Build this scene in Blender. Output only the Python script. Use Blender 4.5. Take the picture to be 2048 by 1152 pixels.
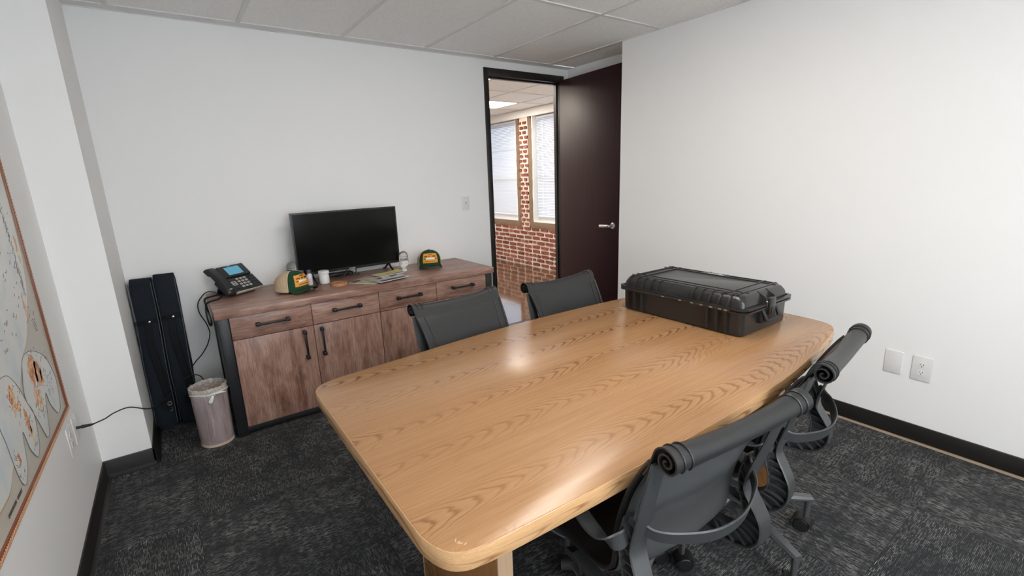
import bpy, bmesh, math, random
from mathutils import Vector, Matrix, noise as mnoise

random.seed(7)
for o in list(bpy.data.objects): bpy.data.objects.remove(o, do_unlink=True)
scn = bpy.context.scene
COL = scn.collection
PI = math.pi
R_ = math.radians

# ------------------------------------------------------------------ camera
F_PX = 942.1
CAM = Vector((0, 0, 1.4142))
right = Vector((0.81016866, -0.58516834, -0.03470972))
upv = Vector((0.16389269, 0.16926435, 0.97184812))
fwd = Vector((0.56281963, 0.79304956, -0.23303748))
cd = bpy.data.cameras.new('camera')
cd.sensor_fit = 'HORIZONTAL'; cd.sensor_width = 36.0; cd.lens = F_PX / 2048 * 36.0
cd.clip_start = 0.02; cd.clip_end = 200
cam = bpy.data.objects.new('camera', cd); COL.objects.link(cam)
cam.matrix_world = Matrix(((right.x, upv.x, -fwd.x, CAM.x), (right.y, upv.y, -fwd.y, CAM.y), (right.z, upv.z, -fwd.z, CAM.z), (0, 0, 0, 1)))
scn.camera = cam

# ------------------------------------------------------------------ world and exposure
WORLD_STRENGTH = 5.5
w = bpy.data.worlds.new('world'); scn.world = w; w.use_nodes = True
w.node_tree.nodes['Background'].inputs['Color'].default_value = (0.90, 0.95, 1.0, 1)
w.node_tree.nodes['Background'].inputs['Strength'].default_value = WORLD_STRENGTH
scn.view_settings.view_transform = 'Standard'
scn.view_settings.look = 'None'
scn.view_settings.gamma = 1.0
scn.view_settings.use_curve_mapping = False
scn.view_settings.exposure = 0.62
FILL_LIGHT = 12.0      # radiance of the added fill lights in the room, out of view
HALL_LAMP = 24.0

# ------------------------------------------------------------------ room dimensions (metres)
D, H = 3.522, 2.350            # back wall, ceiling height
XR, XR2 = 2.927, 3.227         # right wall, recess wall
XL, XLP = -0.475, -0.276       # left wall, right face of the pier
YP, YC = 2.914, 2.599          # pier front, corner of the right wall
YF = -1.50                     # wall behind the camera
XB = 4.523                     # brick wall of the hall
HY0, HY1, HX0 = 3.592, 8.6, 0.9

# ------------------------------------------------------------------ node helpers
class NT:
    def __init__(s, name):
        s.m = bpy.data.materials.new(name); s.m.use_nodes = True
        s.t = s.m.node_tree; s.n = s.t.nodes; s.b = s.n['Principled BSDF']
        s._obj = None
    def node(s, typ, **kw):
        n = s.n.new(typ)
        for k, v in kw.items(): setattr(n, k, v)
        return n
    def put(s, sock, v):
        if isinstance(v, bpy.types.NodeSocket): s.t.links.new(v, sock)
        elif isinstance(v, (tuple, list)) and len(v) == 3 and sock.type == 'RGBA': sock.default_value = (*v, 1)
        else: sock.default_value = v
    def obj(s):
        if s._obj is None: s._obj = s.node('ShaderNodeTexCoord').outputs['Object']
        return s._obj
    def math(s, op, a, b=None, c=None, clamp=False):
        n = s.node('ShaderNodeMath', operation=op, use_clamp=clamp)
        s.put(n.inputs[0], a)
        if b is not None: s.put(n.inputs[1], b)
        if c is not None: s.put(n.inputs[2], c)
        return n.outputs[0]
    def sep(s, v):
        n = s.node('ShaderNodeSeparateXYZ'); s.put(n.inputs[0], v); return n.outputs
    def comb(s, x=0, y=0, z=0):
        n = s.node('ShaderNodeCombineXYZ'); s.put(n.inputs[0], x); s.put(n.inputs[1], y); s.put(n.inputs[2], z); return n.outputs[0]
    def scale(s, v, sc):
        n = s.node('ShaderNodeVectorMath', operation='MULTIPLY'); s.put(n.inputs[0], v); s.put(n.inputs[1], sc); return n.outputs[0]
    def noise(s, v, scale=5, detail=3, rough=.55, dist=0):
        n = s.node('ShaderNodeTexNoise'); s.put(n.inputs['Vector'], v)
        n.inputs['Scale'].default_value = scale; n.inputs['Detail'].default_value = detail
        n.inputs['Roughness'].default_value = rough; n.inputs['Distortion'].default_value = dist
        return n.outputs['Fac']
    def ramp(s, f, stops, interp='LINEAR'):
        n = s.node('ShaderNodeValToRGB'); s.put(n.inputs[0], f); r = n.color_ramp; r.interpolation = interp
        while len(r.elements) < len(stops): r.elements.new(0.5)
        for e, (p, c) in zip(r.elements, stops):
            e.position = p; e.color = (*c, 1) if isinstance(c, (tuple, list)) else (c, c, c, 1)
        return n.outputs[0]
    def mix(s, f, a, b, blend='MIX'):
        n = s.node('ShaderNodeMix', data_type='RGBA', blend_type=blend)
        s.put(n.inputs[0], f); s.put(n.inputs[6], a); s.put(n.inputs[7], b); return n.outputs[2]
    def bump(s, h, strength=.3, dist=.001):
        n = s.node('ShaderNodeBump'); n.inputs['Strength'].default_value = strength; n.inputs['Distance'].default_value = dist
        s.put(n.inputs['Height'], h); s.t.links.new(n.outputs[0], s.b.inputs['Normal'])
    def fin(s, color=None, rough=None, metal=None, spec=None, **kw):
        b = s.b
        if color is not None: s.put(b.inputs['Base Color'], color)
        if rough is not None: s.put(b.inputs['Roughness'], rough)
        if metal is not None: s.put(b.inputs['Metallic'], metal)
        if spec is not None: s.put(b.inputs['Specular IOR Level'], spec)
        for k, v in kw.items(): s.put(b.inputs[k.replace('_', ' ')], v)
        return s.m

def plain(name, col, rough=.5, metal=0.0, spec=.5, grain=0.0, gscale=200, bumpd=.0004, **kw):
    t = NT(name)
    if grain:
        f = t.noise(t.obj(), gscale, 2)
        c = t.mix(f, tuple(x * (1 - grain) for x in col), tuple(min(1, x * (1 + grain)) for x in col))
        t.bump(f, .25, bumpd)
    else:
        c = col
    return t.fin(c, rough, metal, spec, **kw)

def m_paint():
    t = NT('wall_paint')
    f = t.noise(t.obj(), 260, 3); g = t.noise(t.obj(), 1.3, 2)
    c = t.mix(g, (.845, .836, .822), (.868, .859, .846))
    t.bump(f, .12, .0008)
    return t.fin(c, .62, 0, .3)

def m_ceiling_tile():
    t = NT('ceiling_tile')
    f = t.noise(t.obj(), 190, 2, .7); k = t.ramp(f, [(.30, .72), (.42, 1.0)])
    v = t.noise(t.obj(), 60, 2); k2 = t.ramp(v, [(.2, .93), (.6, 1.0)])
    c = t.mix(1.0, k, k2, 'MULTIPLY'); c = t.mix(1.0, c, (.96, .945, .93), 'MULTIPLY')
    t.bump(f, .5, .0015)
    return t.fin(c, .9, 0, .1)

def m_carpet(turn):
    t = NT('carpet_quarter_turned' if turn else 'carpet')
    s = t.sep(t.obj()); u, v = (s[1], s[0]) if turn else (s[0], s[1])
    rnd = t.node('ShaderNodeObjectInfo').outputs['Random']
    off = t.math('MULTIPLY', rnd, 37.0)
    pitch = .0042
    ul = t.math('DIVIDE', u, pitch)
    idx = t.math('FLOOR', ul); fr = t.math('FRACT', ul)
    tri = t.math('SUBTRACT', 1.0, t.math('ABSOLUTE', t.math('MULTIPLY_ADD', fr, 2.0, -1.0)))
    line = t.ramp(tri, [(.30, 0.0), (.80, 1.0)])
    dash = t.noise(t.comb(t.math('MULTIPLY_ADD', idx, 3.71, off), t.math('MULTIPLY', v, 40.0), off), 1.0, 2, .6)
    dash = t.ramp(dash, [(.44, 0.0), (.62, 1.0)])
    big = t.noise(t.comb(t.math('MULTIPLY_ADD', u, 12.0, off), t.math('MULTIPLY', v, 5.0), off), 1.0, 3, .6)
    big = t.ramp(big, [(.30, .12), (.68, 1.0)])
    cross = t.noise(t.comb(t.math('MULTIPLY', u, 4.0), t.math('MULTIPLY_ADD', v, 42.0, off), off), 1.0, 2)
    cross = t.ramp(cross, [(.32, .35), (.62, 1.0)])
    a = t.math('MULTIPLY', t.math('MULTIPLY', line, dash), t.math('MULTIPLY', big, cross))
    fuzz = t.noise(t.obj(), 900, 2)
    base = t.mix(fuzz, (.013, .014, .016), (.042, .044, .047))
    base = t.mix(big, base, t.mix(.5, base, (.040, .041, .043)))
    c = t.mix(a, base, (.42, .41, .395))
    t.bump(t.math('ADD', t.math('MULTIPLY', line, .6), fuzz), .6, .002)
    return t.fin(c, .95, 0, .15)

def m_oak(name, axis='x', lo=(.165, .066, .021), hi=(.42, .235, .112), plank=.205, freq=17.0, k=75.0, rough=.25, off=0.0, dark=1.0):
    t = NT(name)
    s = t.sep(t.obj())
    x, y, z = {'x': (s[0], s[1], s[2]), 'y': (s[1], s[0], s[2]), 'z': (s[2], s[0], s[1]), 'xz': (s[0], s[2], s[1])}[axis]
    if off: y = t.math('ADD', y, off)
    warp = t.noise(t.comb(t.math('MULTIPLY', x, 1.1), t.math('MULTIPLY', y, 3.0), z), 2.0, 3)
    slow = t.noise(t.comb(t.math('MULTIPLY', x, .45), t.math('MULTIPLY', y, 2.2), z), 1.0, 1)
    yw = t.math('ADD', y, t.math('ADD', t.math('MULTIPLY_ADD', warp, .11, -.055), t.math('MULTIPLY', slow, plank * 1.1)))
    q = t.math('DIVIDE', yw, plank); pi = t.math('FLOOR', q)
    yl = t.math('MULTIPLY', t.math('SUBTRACT', t.math('FRACT', q), .5), plank)
    jig = t.noise(t.comb(t.math('MULTIPLY', x, 1.3), t.math('MULTIPLY', y, 16.0), pi), 1.0, 3, .5)
    g = t.math('ADD', t.math('MULTIPLY_ADD', pi, .37, x), t.math('MULTIPLY', t.math('MULTIPLY', yl, yl), k))
    g = t.math('ADD', g, t.math('MULTIPLY', jig, .22))
    band = t.math('FRACT', t.math('MULTIPLY', g, freq))
    lines = t.ramp(band, [(0.0, .95), (.08, .7), (.28, .12), (.82, 0.0), (1.0, .85)])
    patch = t.noise(t.comb(t.math('MULTIPLY', x, 2.0), t.math('MULTIPLY', y, 7.0), pi), 1.0, 2)
    own = t.ramp(t.noise(t.comb(t.math('MULTIPLY', pi, 7.7), t.math('MULTIPLY', x, .9), 3.0), 1.0, 1), [(.36, .60), (.58, 1.25)])
    amt = t.math('MULTIPLY', own, t.ramp(patch, [(.28, .30), (.66, 1.0)]))
    pores = t.noise(t.comb(t.math('MULTIPLY', x, 16.0), t.math('MULTIPLY', y, 620.0), t.math('MULTIPLY', z, 620.0)), 1.0, 2)
    pores = t.ramp(pores, [(.36, 0.0), (.58, 1.0)])
    base = t.mix(pores, tuple(a * .82 + b * .18 for a, b in zip(hi, lo)), hi)
    tone = t.noise(t.comb(t.math('MULTIPLY', x, .8), t.math('MULTIPLY', y, 5.0), 0.0), 1.0, 2)
    base = t.mix(t.ramp(tone, [(.35, 0.0), (.7, .35)]), base, tuple(a * .5 + b * .5 for a, b in zip(hi, lo)))
    ctr = t.math('EXPONENT', t.math('MULTIPLY', t.math('MULTIPLY', yl, yl), -1.0 / (plank * .24) ** 2))
    ctr = t.math('MULTIPLY_ADD', ctr, .78, .16)
    c = t.mix(t.math('MULTIPLY', t.math('MULTIPLY', lines, amt), t.math('MULTIPLY', ctr, dark)), base, lo)
    streak = t.noise(t.comb(t.math('MULTIPLY', x, 2.4), t.math('MULTIPLY', y, 130.0), t.math('MULTIPLY', z, 130.0)), 1.0, 3)
    c = t.mix(t.ramp(streak, [(.42, 0.0), (.62, .30)]), c, tuple(a * .35 + b * .65 for a, b in zip(hi, lo)))
    t.bump(pores, .05, .0004)
    return t.fin(c, rough, 0, .45)

def m_weathered(name, axis, tint=1.0):
    t = NT(name)
    s = t.sep(t.obj())
    x, y, z = {'x': (s[0], s[1], s[2]), 'z': (s[2], s[0], s[1])}[axis]
    rnd = t.math('MULTIPLY', t.node('ShaderNodeObjectInfo').outputs['Random'], 9.0)
    v = t.comb(t.math('MULTIPLY_ADD', x, 1.6, rnd), t.math('MULTIPLY', y, 9.0), t.math('MULTIPLY', z, 9.0))
    big = t.noise(v, 1.0, 5, .62, 1.2)
    fine = t.noise(t.comb(t.math('MULTIPLY', x, 14.0), t.math('MULTIPLY', y, 240.0), t.math('MULTIPLY', z, 240.0)), 1.0, 3)
    mott = t.noise(t.comb(t.math('MULTIPLY_ADD', x, 9.0, rnd), t.math('MULTIPLY', y, 22.0), t.math('MULTIPLY', z, 22.0)), 1.0, 4, .7)
    c = t.ramp(big, [(.28, (.13, .058, .040)), (.45, (.27, .138, .098)), (.58, (.40, .225, .170)), (.75, (.48, .30, .235))])
    c = t.mix(t.ramp(mott, [(.42, 0.0), (.70, .55)]), c, (.54, .36, .29))
    c = t.mix(t.ramp(fine, [(.35, .45), (.6, 0.0)]), c, (.075, .04, .03))
    t.bump(fine, .12, .0006)
    return t.fin(c, .36, 0, .5)

def m_brick():
    t = NT('brick_red')
    rnd = t.node('ShaderNodeObjectInfo').outputs['Random']
    f = t.noise(t.obj(), 35, 4, .65); g = t.noise(t.obj(), 9, 3)
    c = t.ramp(rnd, [(0.0, (.13, .035, .025)), (.4, (.23, .065, .042)), (.75, (.20, .075, .062)), (1.0, (.30, .11, .075))])
    c = t.mix(t.ramp(f, [(.45, 0.0), (.8, .6)]), c, (.42, .27, .22))
    c = t.mix(t.ramp(g, [(.3, .4), (.6, 0.0)]), c, (.10, .03, .025))
    t.bump(f, .8, .004)
    return t.fin(c, .85, 0, .2)

def m_mortar(name, a, b, sc=28):
    t = NT(name); f = t.noise(t.obj(), sc, 4, .65)
    t.bump(f, .8, .006)
    return t.fin(t.mix(f, a, b), .9, 0, .15)

def m_concrete():
    t = NT('polished_concrete')
    f = t.noise(t.obj(), 2.2, 5, .62, .6); g = t.noise(t.obj(), 14, 4)
    c = t.ramp(f, [(.30, (.035, .019, .011)), (.5, (.085, .045, .024)), (.66, (.16, .085, .045)), (.8, (.24, .15, .10))])
    c = t.mix(t.ramp(g, [(.4, 0.0), (.75, .4)]), c, (.05, .027, .016))
    h = t.noise(t.obj(), 5, 3); t.bump(h, .06, .004)
    return t.fin(c, .10, 0, .6, Coat_Weight=.5, Coat_Roughness=.05)

def m_door():
    t = NT('dark_mahogany_veneer'); s = t.sep(t.obj())
    f = t.noise(t.comb(t.math('MULTIPLY', s[0], 90.0), t.math('MULTIPLY', s[1], 90.0), t.math('MULTIPLY', s[2], 3.0)), 1.0, 4)
    c = t.mix(f, (.017, .0060, .0075), (.038, .0135, .0160))
    t.bump(f, .05, .0005)
    return t.fin(c, .45, 0, .25)

def m_leather():
    t = NT('black_leather')
    v = t.node('ShaderNodeTexVoronoi'); v.inputs['Scale'].default_value = 700; t.put(v.inputs['Vector'], t.obj())
    f = t.noise(t.obj(), 20, 2)
    t.bump(v.outputs['Distance'], .16, .0006)
    return t.fin(t.mix(f, (.014, .0145, .015), (.021, .0215, .022)), .40, 0, .5)

def m_emit(name, col, strength, base=.9):
    t = NT(name)
    return t.fin((base, base, base), .5, 0, .3, Emission_Color=col, Emission_Strength=strength)

def m_glass(name, tint=(1, 1, 1), rough=.0, ior=1.45, alpha_mix=0.0):
    t = NT(name)
    t.fin(tint, rough, 0, .5); t.b.inputs['Transmission Weight'].default_value = 1.0; t.b.inputs['IOR'].default_value = ior
    return t.m

def m_pane(name='window_glass', tint=(.95, .97, .98)):
    # window glass: mostly transparent with a weak mirror, cheap for daylight
    t = NT(name); n = t.n
    tr = n.new('ShaderNodeBsdfTransparent'); gl = n.new('ShaderNodeBsdfGlossy'); gl.inputs['Roughness'].default_value = .02
    mx = n.new('ShaderNodeMixShader'); mx.inputs[0].default_value = .06
    tr.inputs[0].default_value = (*tint, 1)
    t.t.links.new(tr.outputs[0], mx.inputs[1]); t.t.links.new(gl.outputs[0], mx.inputs[2])
    t.t.links.new(mx.outputs[0], n['Material Output'].inputs['Surface'])
    return t.m

def m_film():
    t = NT('clear_bin_liner'); n = t.n
    tr = n.new('ShaderNodeBsdfTransparent'); mx = n.new('ShaderNodeMixShader')
    f = t.noise(t.obj(), 40, 3); t.bump(f, .8, .006)
    t.fin((.85, .85, .84), .25, 0, .6)
    t.t.links.new(t.ramp(f, [(.3, .12), (.75, .62)]), mx.inputs[0])
    t.t.links.new(tr.outputs[0], mx.inputs[1]); t.t.links.new(t.b.outputs[0], mx.inputs[2])
    t.t.links.new(mx.outputs[0], n['Material Output'].inputs['Surface'])
    return t.m

def m_bin():
    t = NT('wood_print_vinyl'); s = t.sep(t.obj())
    ang = t.math('ARCTAN2', s[1], s[0])
    f = t.noise(t.comb(t.math('MULTIPLY', ang, 2.2), t.math('MULTIPLY', s[2], 2.5), 0.0), 1.6, 5, .65, .8)
    c = t.ramp(f, [(.3, (.22, .165, .17)), (.5, (.38, .305, .30)), (.7, (.50, .42, .41))])
    return t.fin(c, .35, 0, .5)

def m_fabric(name, a, b, sc=420):
    t = NT(name); s = t.sep(t.obj())
    f = t.noise(t.obj(), sc, 2); g = t.noise(t.obj(), 14, 3)
    t.bump(t.math('ADD', f, t.math('MULTIPLY', g, 1.5)), .5, .002)
    return t.fin(t.mix(g, a, b), .85, 0, .25)

def m_mesh_cap():
    t = NT('tan_cap_mesh'); s = t.sep(t.obj())
    v = t.node('ShaderNodeTexVoronoi'); v.inputs['Scale'].default_value = 260; t.put(v.inputs['Vector'], t.obj())
    k = t.ramp(v.outputs['Distance'], [(.2, .45), (.5, 1.0)])
    c = t.mix(1.0, k, (.66, .50, .33), 'MULTIPLY')
    return t.fin(c, .8, 0, .2)

def m_map_red():
    t = NT('printed_relief_patches'); f = t.noise(t.obj(), 46, 4, .7)
    c = t.ramp(f, [(.34, (.80, .76, .68)), (.46, (.80, .50, .24)), (.56, (.68, .22, .07)), (.66, (.42, .09, .04)), (.74, (.78, .62, .48))])
    return t.fin(c, .35, 0, .4)

def m_map_blue():
    t = NT('printed_pale_map'); f = t.noise(t.obj(), 9, 3)
    c = t.ramp(f, [(.3, (.60, .66, .68)), (.5, (.72, .72, .69)), (.8, (.74, .74, .72))])
    return t.fin(c, .35, 0, .4)

def m_mag(name, cols, sc=14):
    t = NT(name); f = t.noise(t.obj(), sc, 3, .6, .8)
    n = len(cols)
    return t.fin(t.ramp(f, [(.25 + .5 * i / (n - 1), c) for i, c in enumerate(cols)], 'CONSTANT' if n > 4 else 'LINEAR'), .3, 0, .5)

M = dict(
    paint=m_paint(), tile=m_ceiling_tile(), carpet=m_carpet(False), carpet2=m_carpet(True),
    tee=plain('ceiling_grid_metal', (.74, .73, .72), .45), 
    oak=m_oak('oak_veneer', 'x', dark=1.4), oak_edge=m_oak('oak_edge_band', 'xz', dark=1.8, hi=(.58, .36, .18), lo=(.26, .12, .05), plank=.06, freq=9.0, k=420.0, off=.017),
    oak_leg=m_oak('oak_leg_veneer', 'z', hi=(.36, .17, .065), lo=(.17, .068, .024), plank=.18), oak_lit_end=m_oak('oak_lit_end_veneer', 'z', hi=(.52, .36, .24), lo=(.34, .21, .13), plank=.3),  # second veneer is a paler copy: window light painted onto the pedestal ends
    wood_h=m_weathered('weathered_oak_horizontal', 'x'), wood_v=m_weathered('weathered_oak_vertical', 'z'),
    blackwood=plain('black_painted_wood', (.012, .013, .015), .42, grain=.3),
    gap=plain('dark_joint', (.02, .017, .015), .8),
    brick=m_brick(), mortar=m_mortar('pink_white_mortar', (.62, .51, .45), (.80, .72, .66)), brownmortar=m_mortar('brown_cement', (.15, .105, .072), (.25, .185, .135)),
    concrete=m_concrete(), door=m_door(), frame=plain('dark_bronze_frame', (.013, .011, .010), .38),
    base=plain('black_rubber_base', (.014, .0125, .012), .40, grain=.2), strip=plain('pale_floor_strip', (.42, .32, .23), .5),
    leather=m_leather(), graphite=plain('graphite_polymer', (.050, .052, .054), .38, .25, grain=.15, gscale=500), alu=plain('grey_cast_aluminium', (.16, .165, .17), .38, .7),
    meshback=plain('charcoal_suspension_fabric', (.055, .057, .058), .6, grain=.35, gscale=900),
    rubber=plain('black_rubber', (.010, .010, .011), .5), polymer=plain('black_case_polymer', (.020, .0195, .019), .27, 0, .5, grain=.25, gscale=600),
    satin=plain('satin_steel', (.55, .54, .52), .3, .9), chrome=plain('bright_steel', (.75, .74, .72), .18, 1.0),
    screen=plain('glossy_dark_screen', (.006, .0065, .006), .13, 0, .22), bezel=plain('black_gloss_plastic', (.010, .010, .011), .25),
    plastic=plain('black_matt_plastic', (.016, .017, .019), .42, grain=.2), key=plain('pale_grey_key', (.48, .46, .42), .5), keytrim=plain('beige_trim', (.50, .45, .37), .4),
    lcd=m_emit('lit_lcd', (.10, .33, .46, 1), .60, .03), white=plain('white_plastic', (.76, .75, .73), .38), whitetext=plain('white_print', (.80, .80, .78), .5),
    plate=plain('white_wall_plate', (.74, .73, .71), .35), hole=plain('dark_slot', (.01, .01, .01), .7),
    green=m_fabric('dark_green_twill', (.012, .050, .022), (.018, .066, .030)), tan=m_mesh_cap(), tanband=plain('tan_cloth_band', (.62, .47, .31), .8),
    patch=plain('orange_patch', (.80, .33, .035), .6, grain=.08), ink=plain('dark_ink', (.03, .018, .012), .6),
    clear=m_glass('clear_plastic', (.97, .985, .98), .02, 1.25), pane=m_pane(), tinted=m_pane('sky_dimming_glass', (.42, .46, .52)), film=m_film(), cork=plain('tan_coaster_wood', (.48, .235, .105), .6, grain=.25, gscale=60),
    cork_dark=plain('burnt_engraving', (.24, .10, .04), .7),
    bin=m_bin(), bin_in=plain('bin_inside', (.30, .19, .12), .6), binrim=plain('beige_bin_rim', (.55, .42, .32), .4), knot=plain('white_liner_knot', (.78, .77, .75), .45),
    nylon=m_fabric('black_nylon', (.008, .012, .017), (.014, .020, .027)), webbing=plain('black_webbing', (.0055, .0070, .0095), .75, 0, .2, grain=.4, gscale=500), piping=plain('grey_piping', (.07, .085, .10), .5),
    mapbg=plain('beige_map_ground', (.56, .52, .45), .4, grain=.06, gscale=20), mapwhite=m_map_blue(), mapred=m_map_red(), mapbrown=plain('tan_map_shading', (.50, .36, .17), .4), mapline=plain('grey_map_outline', (.16, .16, .15), .5),
    mapframe=plain('red_brown_frame', (.20, .065, .035), .4), mapframe2=plain('tan_frame_bead', (.55, .29, .15), .4), mapink=plain('brown_map_lettering', (.20, .13, .10), .5),
    blind=plain('white_blind_slat', (.66, .70, .76), .45), winframe=plain('white_window_frame', (.76, .75, .73), .4),
    lens=m_emit('fill_light_lens', (1.0, .93, .85, 1), FILL_LIGHT), lens2=m_emit('hall_light_lens', (1.0, .90, .78, 1), HALL_LAMP),
    mag_a=m_mag('green_white_cover', [(.80, .78, .68), (.40, .44, .10), (.84, .83, .78), (.30, .34, .10)]), mag_b=m_mag('cream_cover', [(.66, .60, .52), (.55, .38, .22), (.70, .66, .60)], 9),
    mag_c=m_mag('white_cover', [(.84, .83, .82), (.72, .68, .70), (.36, .33, .34), (.86, .85, .83)], 7), mag_d=m_mag('yellow_cover', [(.62, .56, .34), (.68, .60, .05), (.80, .75, .55), (.52, .48, .10)], 18),
    pages=plain('white_page_edges', (.70, .69, .68), .6), navy=plain('navy_strip', (.06, .06, .12), .4), chip=plain('pale_worn_oak', (.52, .32, .17), .5),
    far_brick=m_mortar('far_brick_wall', (.55, .34, .29), (.70, .50, .44), 3),
)

# ------------------------------------------------------------------ mesh builder
class MB:
    def __init__(s): s.bm = bmesh.new()
    def _xf(s, vs, mat):
        if mat is not None: bmesh.ops.transform(s.bm, matrix=mat, verts=vs)
        return s
    def box(s, x0, x1, y0, y1, z0, z1, bev=0.0, seg=2, mat=None):
        t = bmesh.new(); bmesh.ops.create_cube(t, size=1)
        for v in t.verts: v.co = Vector(((x0 + x1) / 2 + v.co.x * (x1 - x0), (y0 + y1) / 2 + v.co.y * (y1 - y0), (z0 + z1) / 2 + v.co.z * (z1 - z0)))
        if bev: bmesh.ops.bevel(t, geom=t.edges[:], offset=bev, segments=seg, profile=.5, affect='EDGES')
        return s.take(t, mat)
    def take(s, t, mat=None):
        if mat is not None: bmesh.ops.transform(t, matrix=mat, verts=t.verts[:])
        m = {}
        for v in t.verts: m[v] = s.bm.verts.new(v.co)
        for f in t.faces:
            try: s.bm.faces.new([m[v] for v in f.verts])
            except ValueError: pass
        t.free(); return s
    def grid(s, rows, close_u=False, close_v=False, cap=False):
        vs = [[s.bm.verts.new(p) for p in r] for r in rows]
        n, k = len(vs), len(vs[0])
        for i in range(n if close_v else n - 1):
            for j in range(k if close_u else k - 1):
                a, b, c, d = vs[i][j], vs[i][(j + 1) % k], vs[(i + 1) % n][(j + 1) % k], vs[(i + 1) % n][j]
                try: s.bm.faces.new((a, b, c, d))
                except ValueError: pass
        if cap:
            for r in (vs[0][::-1], vs[-1]):
                try: s.bm.faces.new(r)
                except ValueError: pass
        return s
    def lathe(s, prof, c=(0, 0, 0), n=28, mat=None, cap=True):
        t = MB()
        rows = [[Vector((c[0] + r * math.cos(2 * PI * j / n), c[1] + r * math.sin(2 * PI * j / n), c[2] + z)) for j in range(n)] for r, z in prof]
        t.grid(rows, close_u=True, cap=cap)
        return s.take(t.bm, mat)
    def tube(s, pts, r, n=8, cap=True, flat=None):
        pts = [Vector(p) for p in pts]; m = len(pts)
        rad = r if isinstance(r, (list, tuple)) else [r] * m
        rows = []; up = None
        for i, p in enumerate(pts):
            tg = (pts[min(i + 1, m - 1)] - pts[max(i - 1, 0)]).normalized()
            if up is None:
                up = Vector((0, 0, 1)) if abs(tg.z) < .9 else Vector((1, 0, 0))
            sd = tg.cross(up).normalized(); up = sd.cross(tg).normalized()
            rows.append([p + sd * (math.cos(2 * PI * j / n) * rad[i]) + up * (math.sin(2 * PI * j / n) * rad[i] * (flat or 1)) for j in range(n)])
        return s.grid(rows, close_u=True, cap=cap)
    def ribbon(s, pts, wdir, width, thick, bevel=0):
        # strip that follows pts; wdir is its width direction (vector or per-point list)
        pts = [Vector(p) for p in pts]; m = len(pts); rows = []
        for i, p in enumerate(pts):
            tg = (pts[min(i + 1, m - 1)] - pts[max(i - 1, 0)]).normalized()
            wd = Vector(wdir[i] if isinstance(wdir, list) else wdir).normalized()
            nn = tg.cross(wd).normalized(); wd = nn.cross(tg).normalized()
            wh = (width[i] if isinstance(width, list) else width) / 2; th = (thick[i] if isinstance(thick, list) else thick) / 2
            e = min(th * .9, wh * .4)
            rows.append([p - wd * wh + nn * (th - e), p - wd * (wh - e) + nn * th, p + wd * (wh - e) + nn * th, p + wd * wh + nn * (th - e),
                         p + wd * wh - nn * (th - e), p + wd * (wh - e) - nn * th, p - wd * (wh - e) - nn * th, p - wd * wh - nn * (th - e)])
        return s.grid(rows, close_u=True, cap=True)
    def prism(s, poly, z0, z1, bev=0.0, mat=None, seg=2):
        t = bmesh.new()
        a = [t.verts.new((x, y, z0)) for x, y in poly]; b = [t.verts.new((x, y, z1)) for x, y in poly]
        n = len(poly); t.faces.new(a[::-1]); t.faces.new(b)
        for i in range(n): t.faces.new((a[i], a[(i + 1) % n], b[(i + 1) % n], b[i]))
        bmesh.ops.recalc_face_normals(t, faces=t.faces[:])
        if bev:
            es = [e for e in t.edges if abs(e.verts[0].co.z - e.verts[1].co.z) < 1e-9]
            bmesh.ops.bevel(t, geom=es, offset=bev, segments=seg, profile=.5, affect='EDGES')
        return s.take(t, mat)
    def build(s, name, mat, parent=None, sharp=38, loc=None, solid=0.0):
        bm = s.bm
        bmesh.ops.recalc_face_normals(bm, faces=bm.faces[:])
        if solid:
            bmesh.ops.solidify(bm, geom=bm.faces[:], thickness=solid)
        for f in bm.faces: f.smooth = True
        lim = R_(sharp)
        for e in bm.edges:
            e.smooth = len(e.link_faces) == 2 and e.calc_face_angle(0) < lim
        me = bpy.data.meshes.new(name); bm.to_mesh(me); bm.free()
        me.materials.append(M[mat] if isinstance(mat, str) else mat)
        return link(name, me, parent, loc)

def link(name, me, parent=None, loc=None):
    o = bpy.data.objects.new(name, me); COL.objects.link(o)
    if parent is not None: o.parent = parent
    if loc is not None: o.location = loc
    return o
def bx(name, mat, parent, *d, bev=0.0, **k): return MB().box(*d, bev=bev).build(name, mat, parent, **k)
def thing(name, label, cat, loc=(0, 0, 0), rz=0.0, group=None):
    o = bpy.data.objects.new(name, None); COL.objects.link(o); o.empty_display_size = .05
    o.location = loc; o.rotation_euler = (0, 0, rz); return tag(o, label, cat, group)
def tag(o, label, cat, group=None):
    o['label'] = label; o['category'] = cat
    if group: o['group'] = group
    return o
def struct(o, label=None):
    o['kind'] = 'structure'
    if label: o['label'] = label
    return o
def stuff(o): o['kind'] = 'stuff'; return o
def copy_tree(o, parent=None):
    c = o.copy(); COL.objects.link(c)
    if parent is not None: c.parent = parent
    for ch in list(o.children): copy_tree(ch, c)
    return c
def frame(o, x, y, z):   # matrix helper: origin + euler z
    return Matrix.Translation((x, y, z)) @ Matrix.Rotation(o, 4, 'Z')
def smooth_path(pts, n=6):
    # Catmull-Rom through pts
    P = [Vector(p) for p in pts]; out = []
    for i in range(len(P) - 1):
        p0, p1, p2, p3 = P[max(i - 1, 0)], P[i], P[i + 1], P[min(i + 2, len(P) - 1)]
        for k in range(n):
            t = k / n
            out.append(.5 * ((2 * p1) + (p2 - p0) * t + (2 * p0 - 5 * p1 + 4 * p2 - p3) * t * t + (3 * p1 - p0 - 3 * p2 + p3) * t ** 3))
    out.append(P[-1]); return out
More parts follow.
